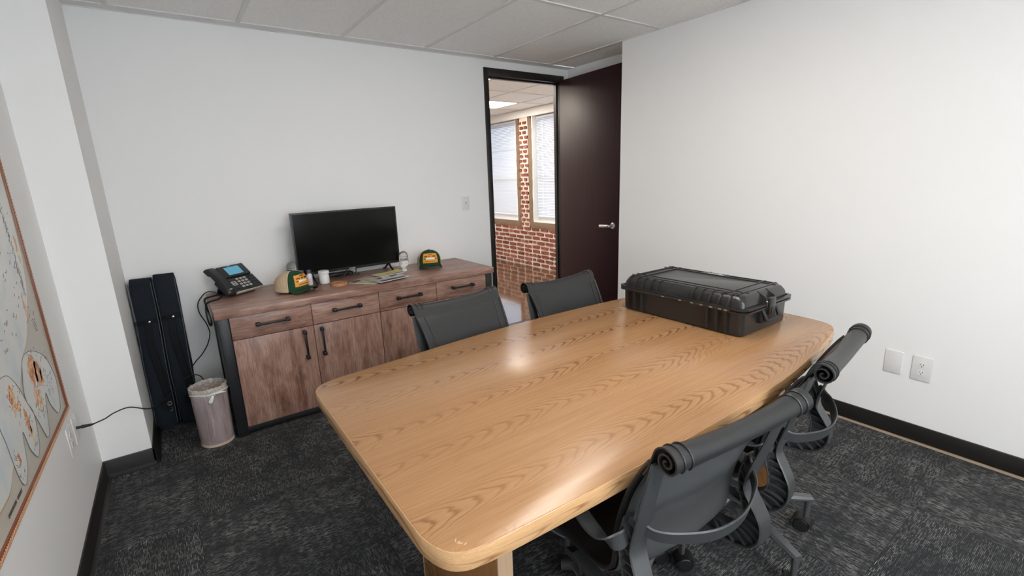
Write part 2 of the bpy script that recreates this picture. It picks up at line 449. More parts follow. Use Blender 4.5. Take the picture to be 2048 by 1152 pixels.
def text_mesh(name, body, size, mat, parent, matrix, depth=.0004, align='CENTER'):
    c = bpy.data.curves.new(name, 'FONT'); c.body = body; c.size = size; c.align_x = align; c.align_y = 'CENTER'; c.extrude = depth; c.resolution_u = 2
    t = bpy.data.objects.new(name, c); COL.objects.link(t)
    dg = bpy.context.evaluated_depsgraph_get(); me = bpy.data.meshes.new_from_object(t.evaluated_get(dg))
    bpy.data.objects.remove(t); bpy.data.curves.remove(c)
    me.transform(matrix); me.materials.clear(); me.materials.append(M[mat]); me.name = name
    return link(name, me, parent)

# ================================================================== SETTING
T = .12
TB_ = HY0 - D
m = MB(); m.box(XL - T, 2.30, D, HY0, 0, H + .15); m.box(3.150, XB, D, HY0, 0, H + .15); m.box(2.30, 3.150, D, HY0, 2.262, H + .15)
struct(m.build('wall_back', 'paint'), 'white painted back wall with the open doorway')
struct(MB().box(XR, XR2 + T, YF - T, YC, 0, H + .15).build('wall_right', 'paint'), 'white painted right wall with two wall plates')
struct(MB().box(XR2, XR2 + T, YC, D, 0, H + .15).build('wall_recess', 'paint'), 'white wall of the recess behind the open door')
struct(MB().box(XL - T, XL, YF - T, D, 0, H + .15).build('wall_left', 'paint'), 'white painted left wall carrying the map')
struct(MB().box(XL, XLP, YP, D, 0, H + .15).build('wall_pier', 'paint'), 'white boxed pier in the left corner')
WX0, WX1, WZ0, WZ1 = -.40, 1.75, 0.72, 2.25
m = MB(); m.box(XL - T, WX0, YF - T, YF, 0, H + .15); m.box(WX1, XR2 + T, YF - T, YF, 0, H + .15)
m.box(WX0, WX1, YF - T, YF, 0, WZ0); m.box(WX0, WX1, YF - T, YF, WZ1, H + .15)
struct(m.build('wall_front', 'paint'), 'white wall behind the camera with a window')

# window behind the camera (daylight for the room)
win = thing('window_1', 'white framed window in the wall behind the camera', 'window'); del win['category']; struct(win)
m = MB(); f = .05
m.box(WX0, WX0 + f, YF - .09, YF - .03, WZ0, WZ1); m.box(WX1 - f, WX1, YF - .09, YF - .03, WZ0, WZ1)
m.box(WX0 + f, WX1 - f, YF - .09, YF - .03, WZ0, WZ0 + f); m.box(WX0 + f, WX1 - f, YF - .09, YF - .03, WZ1 - f, WZ1)
m.box((WX0 + WX1) / 2 - .02, (WX0 + WX1) / 2 + .02, YF - .085, YF - .035, WZ0 + f, WZ1 - f)
m.build('window_frame', 'winframe', win)
for a, b in ((WX0 + f, (WX0 + WX1) / 2 - .02), ((WX0 + WX1) / 2 + .02, WX1 - f)):
    bx('pane', 'pane', win, a, b, YF - .064, YF - .058, WZ0 + f, WZ1 - f)
bx('window_sill', 'winframe', win, WX0 - .03, WX1 + .03, YF - .03, YF + .05, WZ0 - .03, WZ0, bev=.004)

# ---- floor: slab and carpet tiles
fl = struct(MB().box(XL - T, XR2 + T, YF - T, HY0, -.12, -.007).build('floor', 'gap'), 'floor laid with charcoal carpet tiles')
G = .61
def carpet_rects():
    xs = [-.11 - G + i * G for i in range(8)]; ys = [2.25 - 7 * G + i * G for i in range(11)]
    for i, x in enumerate(xs):
        for j, y in enumerate(ys):
            yield i, j, x, y
tile_mesh = {}
for i, j, x, y in carpet_rects():
    x0, x1 = max(x, XL), min(x + G, XR2); y0, y1 = max(y, YF), min(y + G, D)
    if x1 - x0 < .01 or y1 - y0 < .01: continue
    if x0 > XR - .02 and y1 < YC: continue
    turn = (i + j) % 2
    key = (round(x1 - x0, 3), round(y1 - y0, 3), turn)
    cx, cy = (x0 + x1) / 2, (y0 + y1) / 2
    if key in tile_mesh: link('carpet_tile', tile_mesh[key], fl, (cx, cy, 0))
    else:
        hx, hy = (x1 - x0) / 2 - .0004, (y1 - y0) / 2 - .0004
        o = MB().prism([(-hx, -hy), (hx, -hy), (hx, hy), (-hx, hy)], -.007, 0, bev=.0015, seg=1).build('carpet_tile', 'carpet2' if turn else 'carpet', fl, loc=(cx, cy, 0))
        tile_mesh[key] = o.data
struct(MB().box(2.334, 3.117, D - .005, HY0 + .01, -.006, .004, bev=.002).build('trim_1', 'base'), 'black threshold strip in the doorway')

# ---- hall floor
struct(MB().box(HX0 - T, XB + .25, HY0, HY1 + T, -.12, 0).build('floor_hall', 'concrete'), 'polished brown concrete floor of the hall')
# ---- ceiling of the room
def ceiling(name, label, xs, ys, zc, skip=(), lamps=(), clip=None):
    c = struct(MB().box(xs[0] - .02, xs[-1] + .02, ys[0] - .02, ys[-1] + .02, zc + .06, zc + .16).build(name, 'gap'), label)
    shared = {}
    for i in range(len(xs) - 1):
        for j in range(len(ys) - 1):
            if (i, j) in skip or (i, j) in lamps: continue
            hx, hy = (xs[i + 1] - xs[i]) / 2 - .004, (ys[j + 1] - ys[j]) / 2 - .004
            if hx < .01 or hy < .01: continue
            cx, cy = (xs[i] + xs[i + 1]) / 2, (ys[j] + ys[j + 1]) / 2
            key = (round(hx, 3), round(hy, 3))
            if key in shared: link('ceiling_tile', shared[key], c, (cx, cy, 0))
            else: shared[key] = MB().box(-hx, hx, -hy, hy, zc + .004, zc + .018).build('ceiling_tile', 'tile', c, loc=(cx, cy, 0)).data
    for i, x in enumerate(xs):
        wd = .012
        bx('grid_bar', 'tee', c, x - wd, x + wd, ys[0], ys[-1], zc - .002, zc + .004)
        bx('grid_bar', 'tee', c, x - .001, x + .001, ys[0], ys[-1], zc + .004, zc + .04)
    for y in ys:
        bx('grid_bar', 'tee', c, xs[0], xs[-1], y - .012, y + .012, zc - .0022, zc + .0038)
    return c
xs = [XL] + [-.0984 + G * k for k in range(5)] + [XR]
ys = [YF, -1.4055, -.1855, 1.0345, 1.6445, 2.2545, 3.436]
ceil = ceiling('ceiling', 'white acoustic tile ceiling in a metal grid', xs, ys, H, lamps=((2, 1), (3, 3)))
bx('perimeter_trim', 'tee', ceil, XLP, XR2, 3.436, D, H - .002, H + .05)
bx('perimeter_trim', 'tee', ceil, XLP, XR2, D - .012, D, H - .004, H - .002)
bx('ceiling_tile', 'tile', ceil, XR + .004, XR2, YC, 3.43, H + .004, H + .018)
bx('grid_bar', 'tee', ceil, XR + .012, XR + .036, YC, 3.43, H - .002, H + .004)
def troffer(x0, x1, y0, y1, zc, mat, name, label, group=None):
    t = thing(name, label, 'ceiling light', ((x0 + x1) / 2, (y0 + y1) / 2, zc), group=group)
    hx, hy = (x1 - x0) / 2 - .012, (y1 - y0) / 2 - .012
    m = MB(); r = .035
    m.box(-hx, hx, -hy, -hy + r, -.003, .05); m.box(-hx, hx, hy - r, hy, -.003, .05); m.box(-hx, -hx + r, -hy + r, hy - r, -.003, .05); m.box(hx - r, hx, -hy + r, hy - r, -.003, .05)
    m.build('frame', 'white', t)
    MB().box(-hx + r, hx - r, -hy + r, hy - r, .004, .010).build('lens', mat, t)
    MB().box(-hx + .02, hx - .02, -hy + .02, hy - .02, .05, .056).build('housing', 'white', t)
    return t
troffer(xs[2], xs[3], ys[1], ys[2], H, 'lens', 'ceiling_light', 'added long flat fill light behind the camera, out of view')  # unseen light, added to fill the room from behind
troffer(xs[3], xs[4], ys[3], ys[4], H, 'lens', 'ceiling_light', 'added square flat fill light over the middle of the table, out of view')  # another added fill light, kept above the view

# ---- hall: ceiling, brick wall, windows
hxs = [HX0, 1.64, 2.25, 2.86, 3.47, 4.08, XB]; hys = [HY0, 4.15, 4.76, 5.37, 5.98, 6.59, 7.20, 7.81, HY1]
ceiling('ceiling_hall', 'white acoustic tile ceiling of the hall', hxs, hys, H + .005, lamps=((4, 3), (2, 1), (2, 3), (2, 5)))
troffer(3.47, 4.08, 5.37, 5.98, H + .005, 'lens2', 'ceiling_light', 'glowing square ceiling light seen through the doorway in the hall')
for q, nm in ((1, 'nearest the doorway'), (3, 'second from the doorway'), (5, 'third from the doorway')):
    troffer(2.25, 2.86, hys[q], hys[q + 1], H + .005, 'lens2', 'ceiling_light', 'added square fill light in the hidden row behind the back wall, ' + nm)  # hidden lights added to brighten the hall
struct(MB().box(HX0 - T, HX0, HY0, HY1, 0, H + .15).build('wall_hall_left', 'paint'), 'plain white wall of the hall')
struct(MB().box(HX0 - T, XB + .25, HY1, HY1 + T, 0, H + .15).build('wall_hall_end', 'paint'), 'plain white end wall of the hall')
WL = (6.13, 7.62); WR_ = (4.28, 5.735); WZA, WZB = .70, 2.25
m = MB(); x0, x1 = XB, XB + .25
m.box(x0, x1, D, HY1, 0, WZA); m.box(x0, x1, D, HY1, WZB, H + .15)
m.box(x0, x1, D, WR_[0], WZA, WZB); m.box(x0, x1, WR_[1], WL[0], WZA, WZB); m.box(x0, x1, WL[1], HY1, WZA, WZB)
bw = struct(m.build('wall_hall_right', 'mortar'), 'exposed red brick wall of the hall under the windows')
# cement borders round the windows, white head band, white reveals
def rough_strip(name, y0, y1, z0, z1, depth=.012, mat='brownmortar'):
    n = max(2, int((y1 - y0) / .05)); k = max(2, int((z1 - z0) / .05)); rows = []
    for j in range(k + 1):
        r = []
        for i in range(n + 1):
            y = y0 + (y1 - y0) * i / n; z = z0 + (z1 - z0) * j / k
            edge = i in (0, n) or j in (0, k)
            q = mnoise.noise(Vector((y * 9, z * 9, 3.1))) * .012
            r.append(Vector((XB - (0.0 if edge else depth + q * .3), y + (q if 0 < i < n or z1 - z0 > y1 - y0 else 0), z + (q if y1 - y0 > z1 - z0 else 0))))
        rows.append(r)
    return MB().grid(rows).build(name, mat, bw, sharp=60)
rough_strip('cement_border', 6.035, 6.13, .60, WZB); rough_strip('cement_border', 5.735, 5.835, .60, WZB)
rough_strip('cement_border', WL[0] - .1, WL[1], .60, WZA + .005); rough_strip('cement_border', WR_[0], WR_[1] + .1, .60, WZA + .005)
bx('head_band', 'paint', bw, XB - .02, XB, HY0, HY1, WZB - .005, H + .0)
for a, b in (WL, WR_):
    bx('reveal', 'paint', bw, XB + .001, XB + .13, b - .012, b, WZA, WZB); bx('reveal', 'paint', bw, XB + .001, XB + .13, a, a + .012, WZA, WZB)
    bx('sill_board', 'winframe', bw, XB - .004, XB + .13, a + .012, b - .012, WZA, WZA + .012)
# bricks, each an object of its own
brick_vars = []
def brick_mesh(L, hgt, seed):
    rr = random.Random(seed); t = bmesh.new(); bmesh.ops.create_cube(t, size=1)
    for v in t.verts: v.co = Vector((v.co.x * .02, v.co.y * L, v.co.z * hgt))
    bmesh.ops.subdivide_edges(t, edges=t.edges[:], cuts=1, use_grid_fill=True)
    for v in t.verts:
        sx = 1 if v.co.x > 0 else -1
        v.co += Vector((rr.uniform(-.0025, .0025), rr.uniform(-.006, .006), rr.uniform(-.004, .004)))
        if abs(v.co.y) > L * .4 and abs(v.co.z) > hgt * .4: v.co.y *= .96; v.co.z *= .88
    mb = MB(); mb.take(t); o = mb.build('brick', 'brick', None, sharp=30); me = o.data; bpy.data.objects.remove(o); return me
full = [brick_mesh(.168, .043, s) for s in range(6)]; half = [brick_mesh(.074, .042, 20 + s) for s in range(4)]
rb = random.Random(3); ch = .0685
for c in range(9):
    z = .012 + ch * (c + .5) - .004; y = 4.35 + (.1 if c % 2 else 0)
    header = c in (2, 5)
    while y < 7.75:
        sh = header and rb.random() < .62 or rb.random() < .07
        Lb = .1 if sh else .204
        o = link('brick', rb.choice(half if sh else full), bw, (XB - .004 + rb.uniform(-.003, .003), y + Lb / 2, z + rb.uniform(-.003, .003)))
        o.rotation_euler = (rb.uniform(-.02, .02), 0, 0); y += Lb
for c in range(9, 33):
    z = .012 + ch * (c + .5) - .004
    if z > WZB - .03: break
    if c % 2: L = [(5.90, full), (6.02, half)]
    else: L = [(5.865, half), (5.975, half)]
    for y, v in L:
        link('brick', rb.choice(half if (c % 2 == 0 or v is half) else [half[0], half[2]]), bw, (XB - .005, y + rb.uniform(-.012, .012), z))
def hall_window(name, y0, y1, label, seed):
    wn = thing(name, label, 'window'); del wn['category']; struct(wn)
    xa, xb = XB + .13, XB + .20; f = .07
    m = MB(); m.box(xa, xb, y0, y0 + f, WZA, WZB); m.box(xa, xb, y1 - f, y1, WZA, WZB); m.box(xa, xb, y0 + f, y1 - f, WZA, WZA + f); m.box(xa, xb, y0 + f, y1 - f, WZB - f, WZB)
    m.build('window_frame', 'winframe', wn)
    zm = 1.33
    bx('meeting_rail', 'winframe', wn, xa, xb - .02, y0 + f, y1 - f, zm - .035, zm + .035); bx('glazing_bar', 'winframe', wn, xa + .02, xb - .02, y0 + f, y1 - f, 1.80, 1.825)
    for a, b in ((WZA + f, zm - .035), (zm + .035, 1.80), (1.825, WZB - f)):
        bx('pane', 'tinted', wn, xa + .030, xa + .034, y0 + f, y1 - f, a, b)  # glass tint added to hold down the bright sky outside
    return wn
hall_window('window_2', WL[0], WL[1], 'white hall window seen left through the doorway', 1)
hall_window('window_3', WR_[0], WR_[1], 'white hall window seen right through the doorway', 2)
slat_me = {}
def blind(y0, y1, label, ang):
    b = thing('window_blind', label, 'blind', (XB + .085, (y0 + y1) / 2, WZB - .01), group='hall window blinds')
    hl = (y1 - y0) / 2 - .02; zb = WZA + .075 - (WZB - .01)
    bx('head_rail', 'blind', b, -.018, .018, -hl, hl, -.03, 0, bev=.003); bx('bottom_rail', 'blind', b, -.012, .012, -hl, hl, zb, zb + .014, bev=.003)
    me = None; z = -.045
    while z > zb + .025:
        if me is None:
            a = R_(ang); pr = []
            for k in range(5):
                u = -1 + k / 2; d = .0018 * (1 - u * u)
                pr.append((u * .0125 * math.cos(a) - d * math.sin(a), u * .0125 * math.sin(a) + d * math.cos(a)))
            o = MB().grid([[Vector((px, -hl, pz)) for px, pz in pr], [Vector((px, hl, pz)) for px, pz in pr]]).build('slat', 'blind', b, loc=(0, 0, z), solid=.0006); me = o.data
        else: link('slat', me, b, (0, 0, z))
        z -= .0225
    for yy in (-hl * .7, 0, hl * .7):
        MB().tube([(0, yy, -.03), (0, yy, zb + .01)], .0012, 5).build('ladder_cord', 'blind', b)
    MB().tube([(-.022, -hl + .06, -.03), (-.024, -hl + .06, -.75)], .004, 6).build('tilt_wand', 'clear', b)
blind(WL[0], WL[1], 'white slatted blind in the hall window left of the brick pillar', 55)
blind(WR_[0], WR_[1], 'white slatted blind in the hall window right of the brick pillar', 42)
bl = thing('brick_building', 'pinkish brick building outside the right hall window', 'building', (9.4, 8.0, -1))
MB().box(0, 1.2, -4, 3.6, 0, 7).build('facade', 'far_brick', bl)
for k in range(3): bx('window_pane', 'screen', bl, -.03, 0, -3 + k * 2.2, -2 + k * 2.2, 2.2, 3.8)

# ---- baseboards and trims
BH = .094
def base(name, *d):
    return struct(MB().box(*d, bev=.004).build('baseboard_' + name, 'base'))
base('right', XR - .012, XR, YF, YC, .012, BH + .004); struct(MB().box(XR - .016, XR, YF, YC, 0, .010).build('trim_2', 'strip'), 'pale strip under the right baseboard')
base('recess', XR2 - .01, XR2, YC, D, 0, BH); base('back', XLP, 2.28, D - .010, D, 0, BH); base('front', XL, XR, YF, YF + .01, 0, BH)
def cove(name, pts):
    # cove base with a rounded toe: profile swept along a straight run
    (xa, ya), (xb, yb), (nx, ny) = pts
    prof = [(0, BH), (.005, BH), (.007, BH - .004), (.007, .022), (.010, .010), (.017, .003), (.024, .0005), (0, .0005)]
    rows = [[Vector((x + nx * p, y + ny * p, z)) for p, z in prof] for x, y in ((xa, ya), (xb, yb))]
    return struct(MB().grid(rows, close_u=True, cap=True).build('baseboard_' + name, 'base', sharp=30))
cove('left', ((XL, YF), (XL, YP), (1, 0))); cove('pier', ((XL, YP), (XLP + .007, YP), (0, -1))); cove('pier_side', ((XLP, YP - .007), (XLP, D), (1, 0)))

# ---- door frame and door
OX0, OX1, OZ = 2.330, 3.118, 2.226
df = struct(thing('trim_3', 'dark bronze metal door frame around the doorway', 'door frame')); del df['category']
ya, yb = D - .012, HY0 + .012
bx('jamb', 'frame', df, 2.286, OX0, ya, yb, 0, 2.286, bev=.003); bx('jamb', 'frame', df, OX1, 3.165, ya, yb, 0, 2.286, bev=.003)
bx('head', 'frame', df, OX0, OX1, ya, yb, OZ, 2.286, bev=.003)
bx('door_stop', 'frame', df, OX0, OX0 + .012, D + .035, D + .07, 0, OZ - .012); bx('door_stop', 'frame', df, OX1 - .012, OX1, D + .035, D + .07, 0, OZ - .012); bx('door_stop', 'frame', df, OX0, OX1, D + .035, D + .07, OZ - .012, OZ)
dr = thing('door_1', 'dark mahogany door standing open in the recess, lever handle', 'door', (3.102, D - .020, 0), R_(-3.6)); del dr['category']; struct(dr)
bx('door_leaf', 'door', dr, 0, .044, -.785, 0, .010, 2.240, bev=.002)
for z in (.22, 1.12, 2.02):
    MB().lathe([(.007, 0), (.007, .1)], (.054, -.002, z), 12).build('hinge', 'frame', dr)
for xx, ro, sg in ((0, -90, -1), (.044, 90, 1)):
    hd = MB().lathe([(.027, 0), (.027, .006), (.022, .010)], n=24, mat=Matrix.Translation((xx, -.722, .962)) @ Matrix.Rotation(R_(ro), 4, 'Y')).build('handle_rose', 'satin', dr)
    MB().ribbon(smooth_path([(xx + sg * .006, -.722, .962), (xx + sg * .042, -.722, .962), (xx + sg * .052, -.712, .962), (xx + sg * .054, -.68, .960), (xx + sg * .052, -.608, .956)], 5), (0, 0, 1), .021, .012).build('lever', 'satin', hd)

# ================================================================== CONFERENCE TABLE
TC = Vector((1.29, 1.18, 0)); TZ = .735
def table_outline():
    near = [(.375, .656), (.48, .648), (.78, .638), (1.1, .636), (1.35, .641), (1.57, .652), (1.81, .680), (2.0, .708), (2.12, .732), (2.195, .752)]
    rt = [(2.246, .784), (2.272, .835), (2.284, .93), (2.287, 1.15), (2.285, 1.40), (2.279, 1.53), (2.262, 1.590), (2.226, 1.632)]
    far = [(2.17, 1.655), (1.93, 1.692), (1.7, 1.708), (1.4, 1.716), (1.16, 1.711), (.9, 1.694), (.65, 1.667), (.44, 1.648), (.365, 1.636)]
    lf = [(.325, 1.617), (.303, 1.588), (.295, 1.54), (.293, 1.3), (.292, 1.0), (.292, .785), (.296, .735), (.311, .692), (.335, .668)]
    P = near + rt + far + lf; n = len(P); out = []
    for i in range(n):
        p0, p1, p2, p3 = (Vector((*P[(i + d) % n], 0)) for d in (-1, 0, 1, 2))
        for k in range(3):
            t = k / 3
            q = .5 * ((2 * p1) + (p2 - p0) * t + (2 * p0 - 5 * p1 + 4 * p2 - p3) * t * t + (3 * p1 - p0 - 3 * p2 + p3) * t ** 3) - TC
            out.append((q.x, q.y))
    return out
def inset(poly, d):
    n = len(poly); out = []
    for i in range(n):
        a, b = Vector(poly[i - 1]), Vector(poly[(i + 1) % n]); t = (b - a).normalized(); out.append((poly[i][0] - t.y * d, poly[i][1] + t.x * d))
    return out
tb = thing('conference_table', 'boat-shaped oak veneer conference table with rounded corners', 'table', tuple(TC))
OUT = table_outline()
MB().prism(inset(OUT, .0025), TZ - .042, TZ, bev=.002).build('table_top', 'oak', tb)
m = MB(); o1, o2 = OUT, inset(OUT, .003)
rings = [(o2, TZ - .0435), (inset(OUT, .0008), TZ - .0435), (OUT, TZ - .042), (OUT, TZ - .0035), (inset(OUT, .001), TZ - .0015), (o2, TZ - .0012)]
m.grid([[Vector((x, y, z)) for x, y in r] for r, z in rings], close_u=True)
m.build('edge_band', 'oak_edge', tb)
for x, ye in ((.545, .15), (1.985, .335)):
    lx = x - TC.x
    leg = bx('pedestal', 'oak_leg', tb, lx - .022, lx + .022, -.335, ye, 0, TZ - .0435, bev=.002)
    bx('pedestal_lit_end', 'oak_lit_end', leg, lx - .0225, lx + .0225, -.340, -.335, 0, TZ - .0437); bx('pedestal_lit_end', 'oak_lit_end', leg, lx - .0225, lx + .0225, ye, ye + .005, 0, TZ - .0437)
bx('stretcher_panel', 'oak_leg', tb, .545 + .022 - TC.x, 1.985 - .022 - TC.x, -.012, .012, .34, TZ - .0435, bev=.001)
m = MB()
for px_, py_, a, L, wd in ((.3425, .7000, .9, .009, .0025), (.3445, .6920, .2, .007, .004), (.3470, .6870, -.4, .008, .0035), (.3530, .6805, .5, .007, .003)):
    m.box(-L / 2, L / 2, -wd / 2, wd / 2, 0, .0003, mat=Matrix.Translation((px_ - TC.x, py_ - TC.y, TZ)) @ Matrix.Rotation(a, 4, 'Z'))
m.box(-.004, .004, -.003, .003, 0, .0003, mat=Matrix.Translation((1.764 - TC.x, 1.690 - TC.y, TZ)))
m.build('worn_scratch', 'chip', tb)

# ================================================================== OFFICE CHAIRS
def build_chair(label):
    ch = thing('office_chair', label, 'chair', group='office chairs around the table')
    Y0 = -.30      # local y of the roll centre
    inner = [(.045, .818), (.062, .795), (.090, .748), (.119, .690), (.146, .615), (.161, .547), (.166, .485), (.176, .440), (.205, .412), (.26, .402), (.34, .404), (.42, .410), (.49, .408), (.530, .394), (.552, .366)]
    prof = smooth_path([(0, f, z) for f, z in inner], 4)
    NU = 13
    def surf(shift, wscale=1.0):
        rows = []
        for i, p in enumerate(prof):
            s = i / (len(prof) - 1); tg = (prof[min(i + 1, len(prof) - 1)] - prof[max(i - 1, 0)]).normalized(); nn = Vector((0, tg.z, -tg.y))  # points to the back / underside
            if nn.z > 0 and tg.y > .3: nn = -nn
            nn = Vector((0, -abs(tg.z), -abs(tg.y) if tg.y > 0 else abs(tg.y))) 
            hw = (.236 - .020 * math.sin(min(1, s / .5) * PI / 2) + .018 * max(0, (s - .5) * 2)) * wscale
            bow = .020 * math.sin(min(1, s / .45) * PI / 2)
            row = []
            for k in range(NU):
                u = -1 + 2 * k / (NU - 1); sag = -.010 * (1 - u * u) * max(0, 1 - s / .12)
                row.append(Vector((u * hw, Y0 + p.y, p.z + sag)) + nn * (bow * (1 - u * u) + shift))
            rows.append(row)
        return rows
    def lumbar(rows):
        for i, r in enumerate(rows):
            z = prof[i].z; b = .012 * math.exp(-((z - .655) / .05) ** 2) - .008 * math.exp(-((z - .585) / .028) ** 2)
            for k, v in enumerate(r):
                u = -1 + 2 * k / (NU - 1); v.y -= b * (1 - u ** 4)
        return rows
    MB().grid(surf(0)).build('sling_leather', 'leather', ch, solid=.004, sharp=60)
    nb = int(len(prof) * .62)
    MB().grid(lumbar(surf(.009, .97))[:nb]).build('rear_fabric', 'meshback', ch, solid=.002, sharp=60)
    # border seam strips and edge piping on each side
    sr = surf(-.0012)
    for sd in (0, -1):
        edge = [r[sd] for r in sr]
        MB().tube(edge, .0055, 8).build('edge_piping', 'leather', ch)
        sg = -1 if sd == 0 else 1
        seam = [Vector((v.x - sg * .036, v.y, v.z)) + Vector((0, .0016 if i < len(edge) * .5 else 0, .0016 if i > len(edge) * .4 else 0)) for i, v in enumerate([(r[1] if sd == 0 else r[-2]) * .95 + (r[0] if sd == 0 else r[-1]) * .05 for r in sr])]
        seam = [Vector((sg * (abs(r[sd].x) - .036), (r[1] if sd == 0 else r[-2]).y, (r[1] if sd == 0 else r[-2]).z)) for r in sr]
        MB().tube(seam[:nb], .0022, 6).build('seam', 'leather', ch)
    # rolled top (scroll)
    rows = []; N = 64
    for k in range(25):
        u = -1 + 2 * k / 24; au = abs(u)
        sc = .86 + .20 * au ** 3; sag = -.012 * (1 - u * u); row = []
        for i in range(N + 1):
            th = .35 + (2 * PI * 2.3) * i / N; r = (.0325 - .0290 * (th - .35) / (2 * PI * 2.3)) * sc
            row.append(Vector((u * .240, Y0 + r * math.cos(th), .842 + sag + r * math.sin(th))))
        row.insert(0, Vector((u * .238, Y0 + .050, .806 + sag))); row.insert(0, Vector((u * .236, Y0 + .066, .778 + sag)))
        rows.append(row)
    tr = MB().grid(rows).build('top_roll', 'leather', ch, solid=.004, sharp=70)
    for u in (-.90, -.80, .80, .90):
        au = abs(u); rf = lambda t: (.0325 - .0290 * (t - .35) / (2 * PI * 2.3)) * (.86 + .20 * au ** 3) + .0012; sag = -.012 * (1 - u * u)
        MB().tube([(u * .240, Y0 + rf(t) * math.cos(t), .842 + sag + rf(t) * math.sin(t)) for t in [.3 + 3.6 * q / 22 for q in range(23)]], .0022, 6).build('seam', 'leather', tr)
    # spines: outer strip, inner strip, ribs
    outer = [(.030, .822), (.043, .765), (.060, .700), (.080, .630), (.094, .575), (.092, .540), (.066, .495), (.048, .452), (.053, .398), (.090, .355), (.155, .335), (.24, .336), (.31, .350)]
    inn = [(.112, .640), (.128, .575), (.122, .520), (.110, .470), (.112, .425), (.140, .395), (.19, .383), (.26, .382), (.31, .384)]
    for sg in (-1, 1):
        X = sg * .226
        po = smooth_path([(X - sg * .016 * math.exp(-((z - .58) / .10) ** 2), Y0 + f, z) for f, z in outer], 5); pi_ = smooth_path([(X, Y0 + f, z) for f, z in inn], 5)
        wd = [.048 + .006 * math.sin(PI * min(1, i / (len(po) * .8))) for i in range(len(po))]
        sp = MB().ribbon(po, (1, 0, 0), wd, .007).build('spine', 'graphite', ch)
        MB().ribbon(pi_, (1, 0, 0), .036, .005).build('inner_strip', 'graphite', sp)
        j0 = next(q for q in range(len(po)) if po[q].z < .605)
        seg = po[j0:]
        pair = lambda fr: (pi_[min(len(pi_) - 1, int(fr * (len(pi_) - 1)))], seg[min(len(seg) - 1, int(fr * (len(seg) - 1)))])
        MB().grid([[Vector(p) for p in pair(q / 24)] for q in range(25)]).build('web', 'graphite', sp, solid=.003)
        for k in range(14):
            a, b = (Vector(p) for p in pair(.05 + .068 * k)); d = b - a
            if d.length < .012: continue
            t = d.cross(Vector((1, 0, 0))).normalized()
            mb = MB(); mb.grid([[c + Vector((q * .0175, 0, 0)) + t * (w_ * .0020) for q, w_ in ((-1, -1), (1, -1), (1, 1), (-1, 1))] for c in (a, a + d * .5 + t * .004, b)], close_u=True, cap=True)
            mb.build('rib', 'graphite', sp)
        # arm ribbon
        ap = [(.215, .118, .590), (.245, .110, .583), (.270, .124, .576), (.280, .165, .580), (.278, .22, .592), (.266, .32, .612), (.256, .40, .620), (.254, .455, .606), (.254, .478, .560), (.252, .468, .480), (.240, .430, .412), (.20, .39, .378)]
        path = smooth_path([(sg * x, Y0 + y, z) for x, y, z in ap], 4); n = len(path)
        wds = []; wv = []
        for i in range(n):
            s = i / (n - 1); k = min(1, max(0, (s - .10) / .22)); k = k * k * (3 - 2 * k)
            wv.append(Vector((sg * k, 0.15 * (1 - k), 1 - k)).normalized()); wds.append(.046 - .004 * k)
        MB().ribbon(path, wv, wds, .008).build('arm', 'graphite', ch)
    # rear hoop
    hp = [(-.206, .100, .618), (-.190, .074, .598), (-.15, .044, .590), (-.07, .014, .580), (0, .006, .577), (.07, .014, .580), (.15, .044, .590), (.190, .074, .598), (.206, .100, .618)]
    path = smooth_path([(x, Y0 + y, z) for x, y, z in hp], 4); n = len(path)
    MB().ribbon(path, (0, -.25, 1), [.030 + .012 * math.sin(PI * i / (n - 1)) for i in range(n)], .007).build('back_hoop', 'graphite', ch)
    # seat support, column, star base, casters
    m = MB(); m.ribbon(smooth_path([(-.236, .0, .366), (-.12, .0, .336), (0, 0, .326), (.12, 0, .336), (.236, 0, .366)], 4), (0, 1, 0), .11, .016); m.box(-.06, .06, -.07, .09, .305, .335, bev=.012); m.build('seat_support', 'graphite', ch)
    m = MB(); m.lathe([(.020, .17), (.020, .31)], n=20); m.lathe([(.030, .13), (.034, .14), (.034, .205), (.026, .23)], n=24); m.build('column', 'alu', ch)
    for k in range(5):
        a = R_(99 + 72 * k); d = Vector((math.cos(a), math.sin(a), 0))
        path = [d * r + Vector((0, 0, .182 - .105 * r)) for r in (.02, .10, .18, .25, .300, .312)]
        side = Vector((-d.y, d.x, 0)); n = len(path)
        lg = MB().ribbon(path, side, [.050 - .016 * i / (n - 1) for i in range(n)], [.030 - .012 * i / (n - 1) for i in range(n)]).build('leg', 'alu', ch)
        MB().ribbon([d * .301 + Vector((0, 0, z)) for z in (.146, .11, .066)], side, [.026, .022, .018], [.020, .018, .016]).build('caster_stem', 'alu', lg)
        c = d * .301; tw = a + R_(50); wx = Vector((math.cos(tw), math.sin(tw), 0)); m = MB(); off = Vector((-wx.y, wx.x, 0)) * .012
        for s_ in (-1, 1):
            m.lathe([(.006, -.009), (.024, -.009), (.029, -.005), (.029, .005), (.024, .009), (.006, .009)], n=20, mat=Matrix.Translation(c + off + wx * (.013 * s_) + Vector((0, 0, .029))) @ Matrix.Rotation(tw, 4, 'Z') @ Matrix.Rotation(R_(90), 4, 'Y'))
        cs = m.build('caster', 'rubber', ch)
        h = MB(); hood = [(.036 * math.cos(t), .036 * math.sin(t)) for t in [R_(10) + R_(175) * q / 12 for q in range(13)]]
        h.grid([[c + off + wx * w_ + Vector((-wx.y, wx.x, 0)) * px + Vector((0, 0, .029 + pz)) for px, pz in hood] for w_ in (-.026, .026)]); h.build('caster_hood', 'rubber', cs, solid=.003)
    return ch
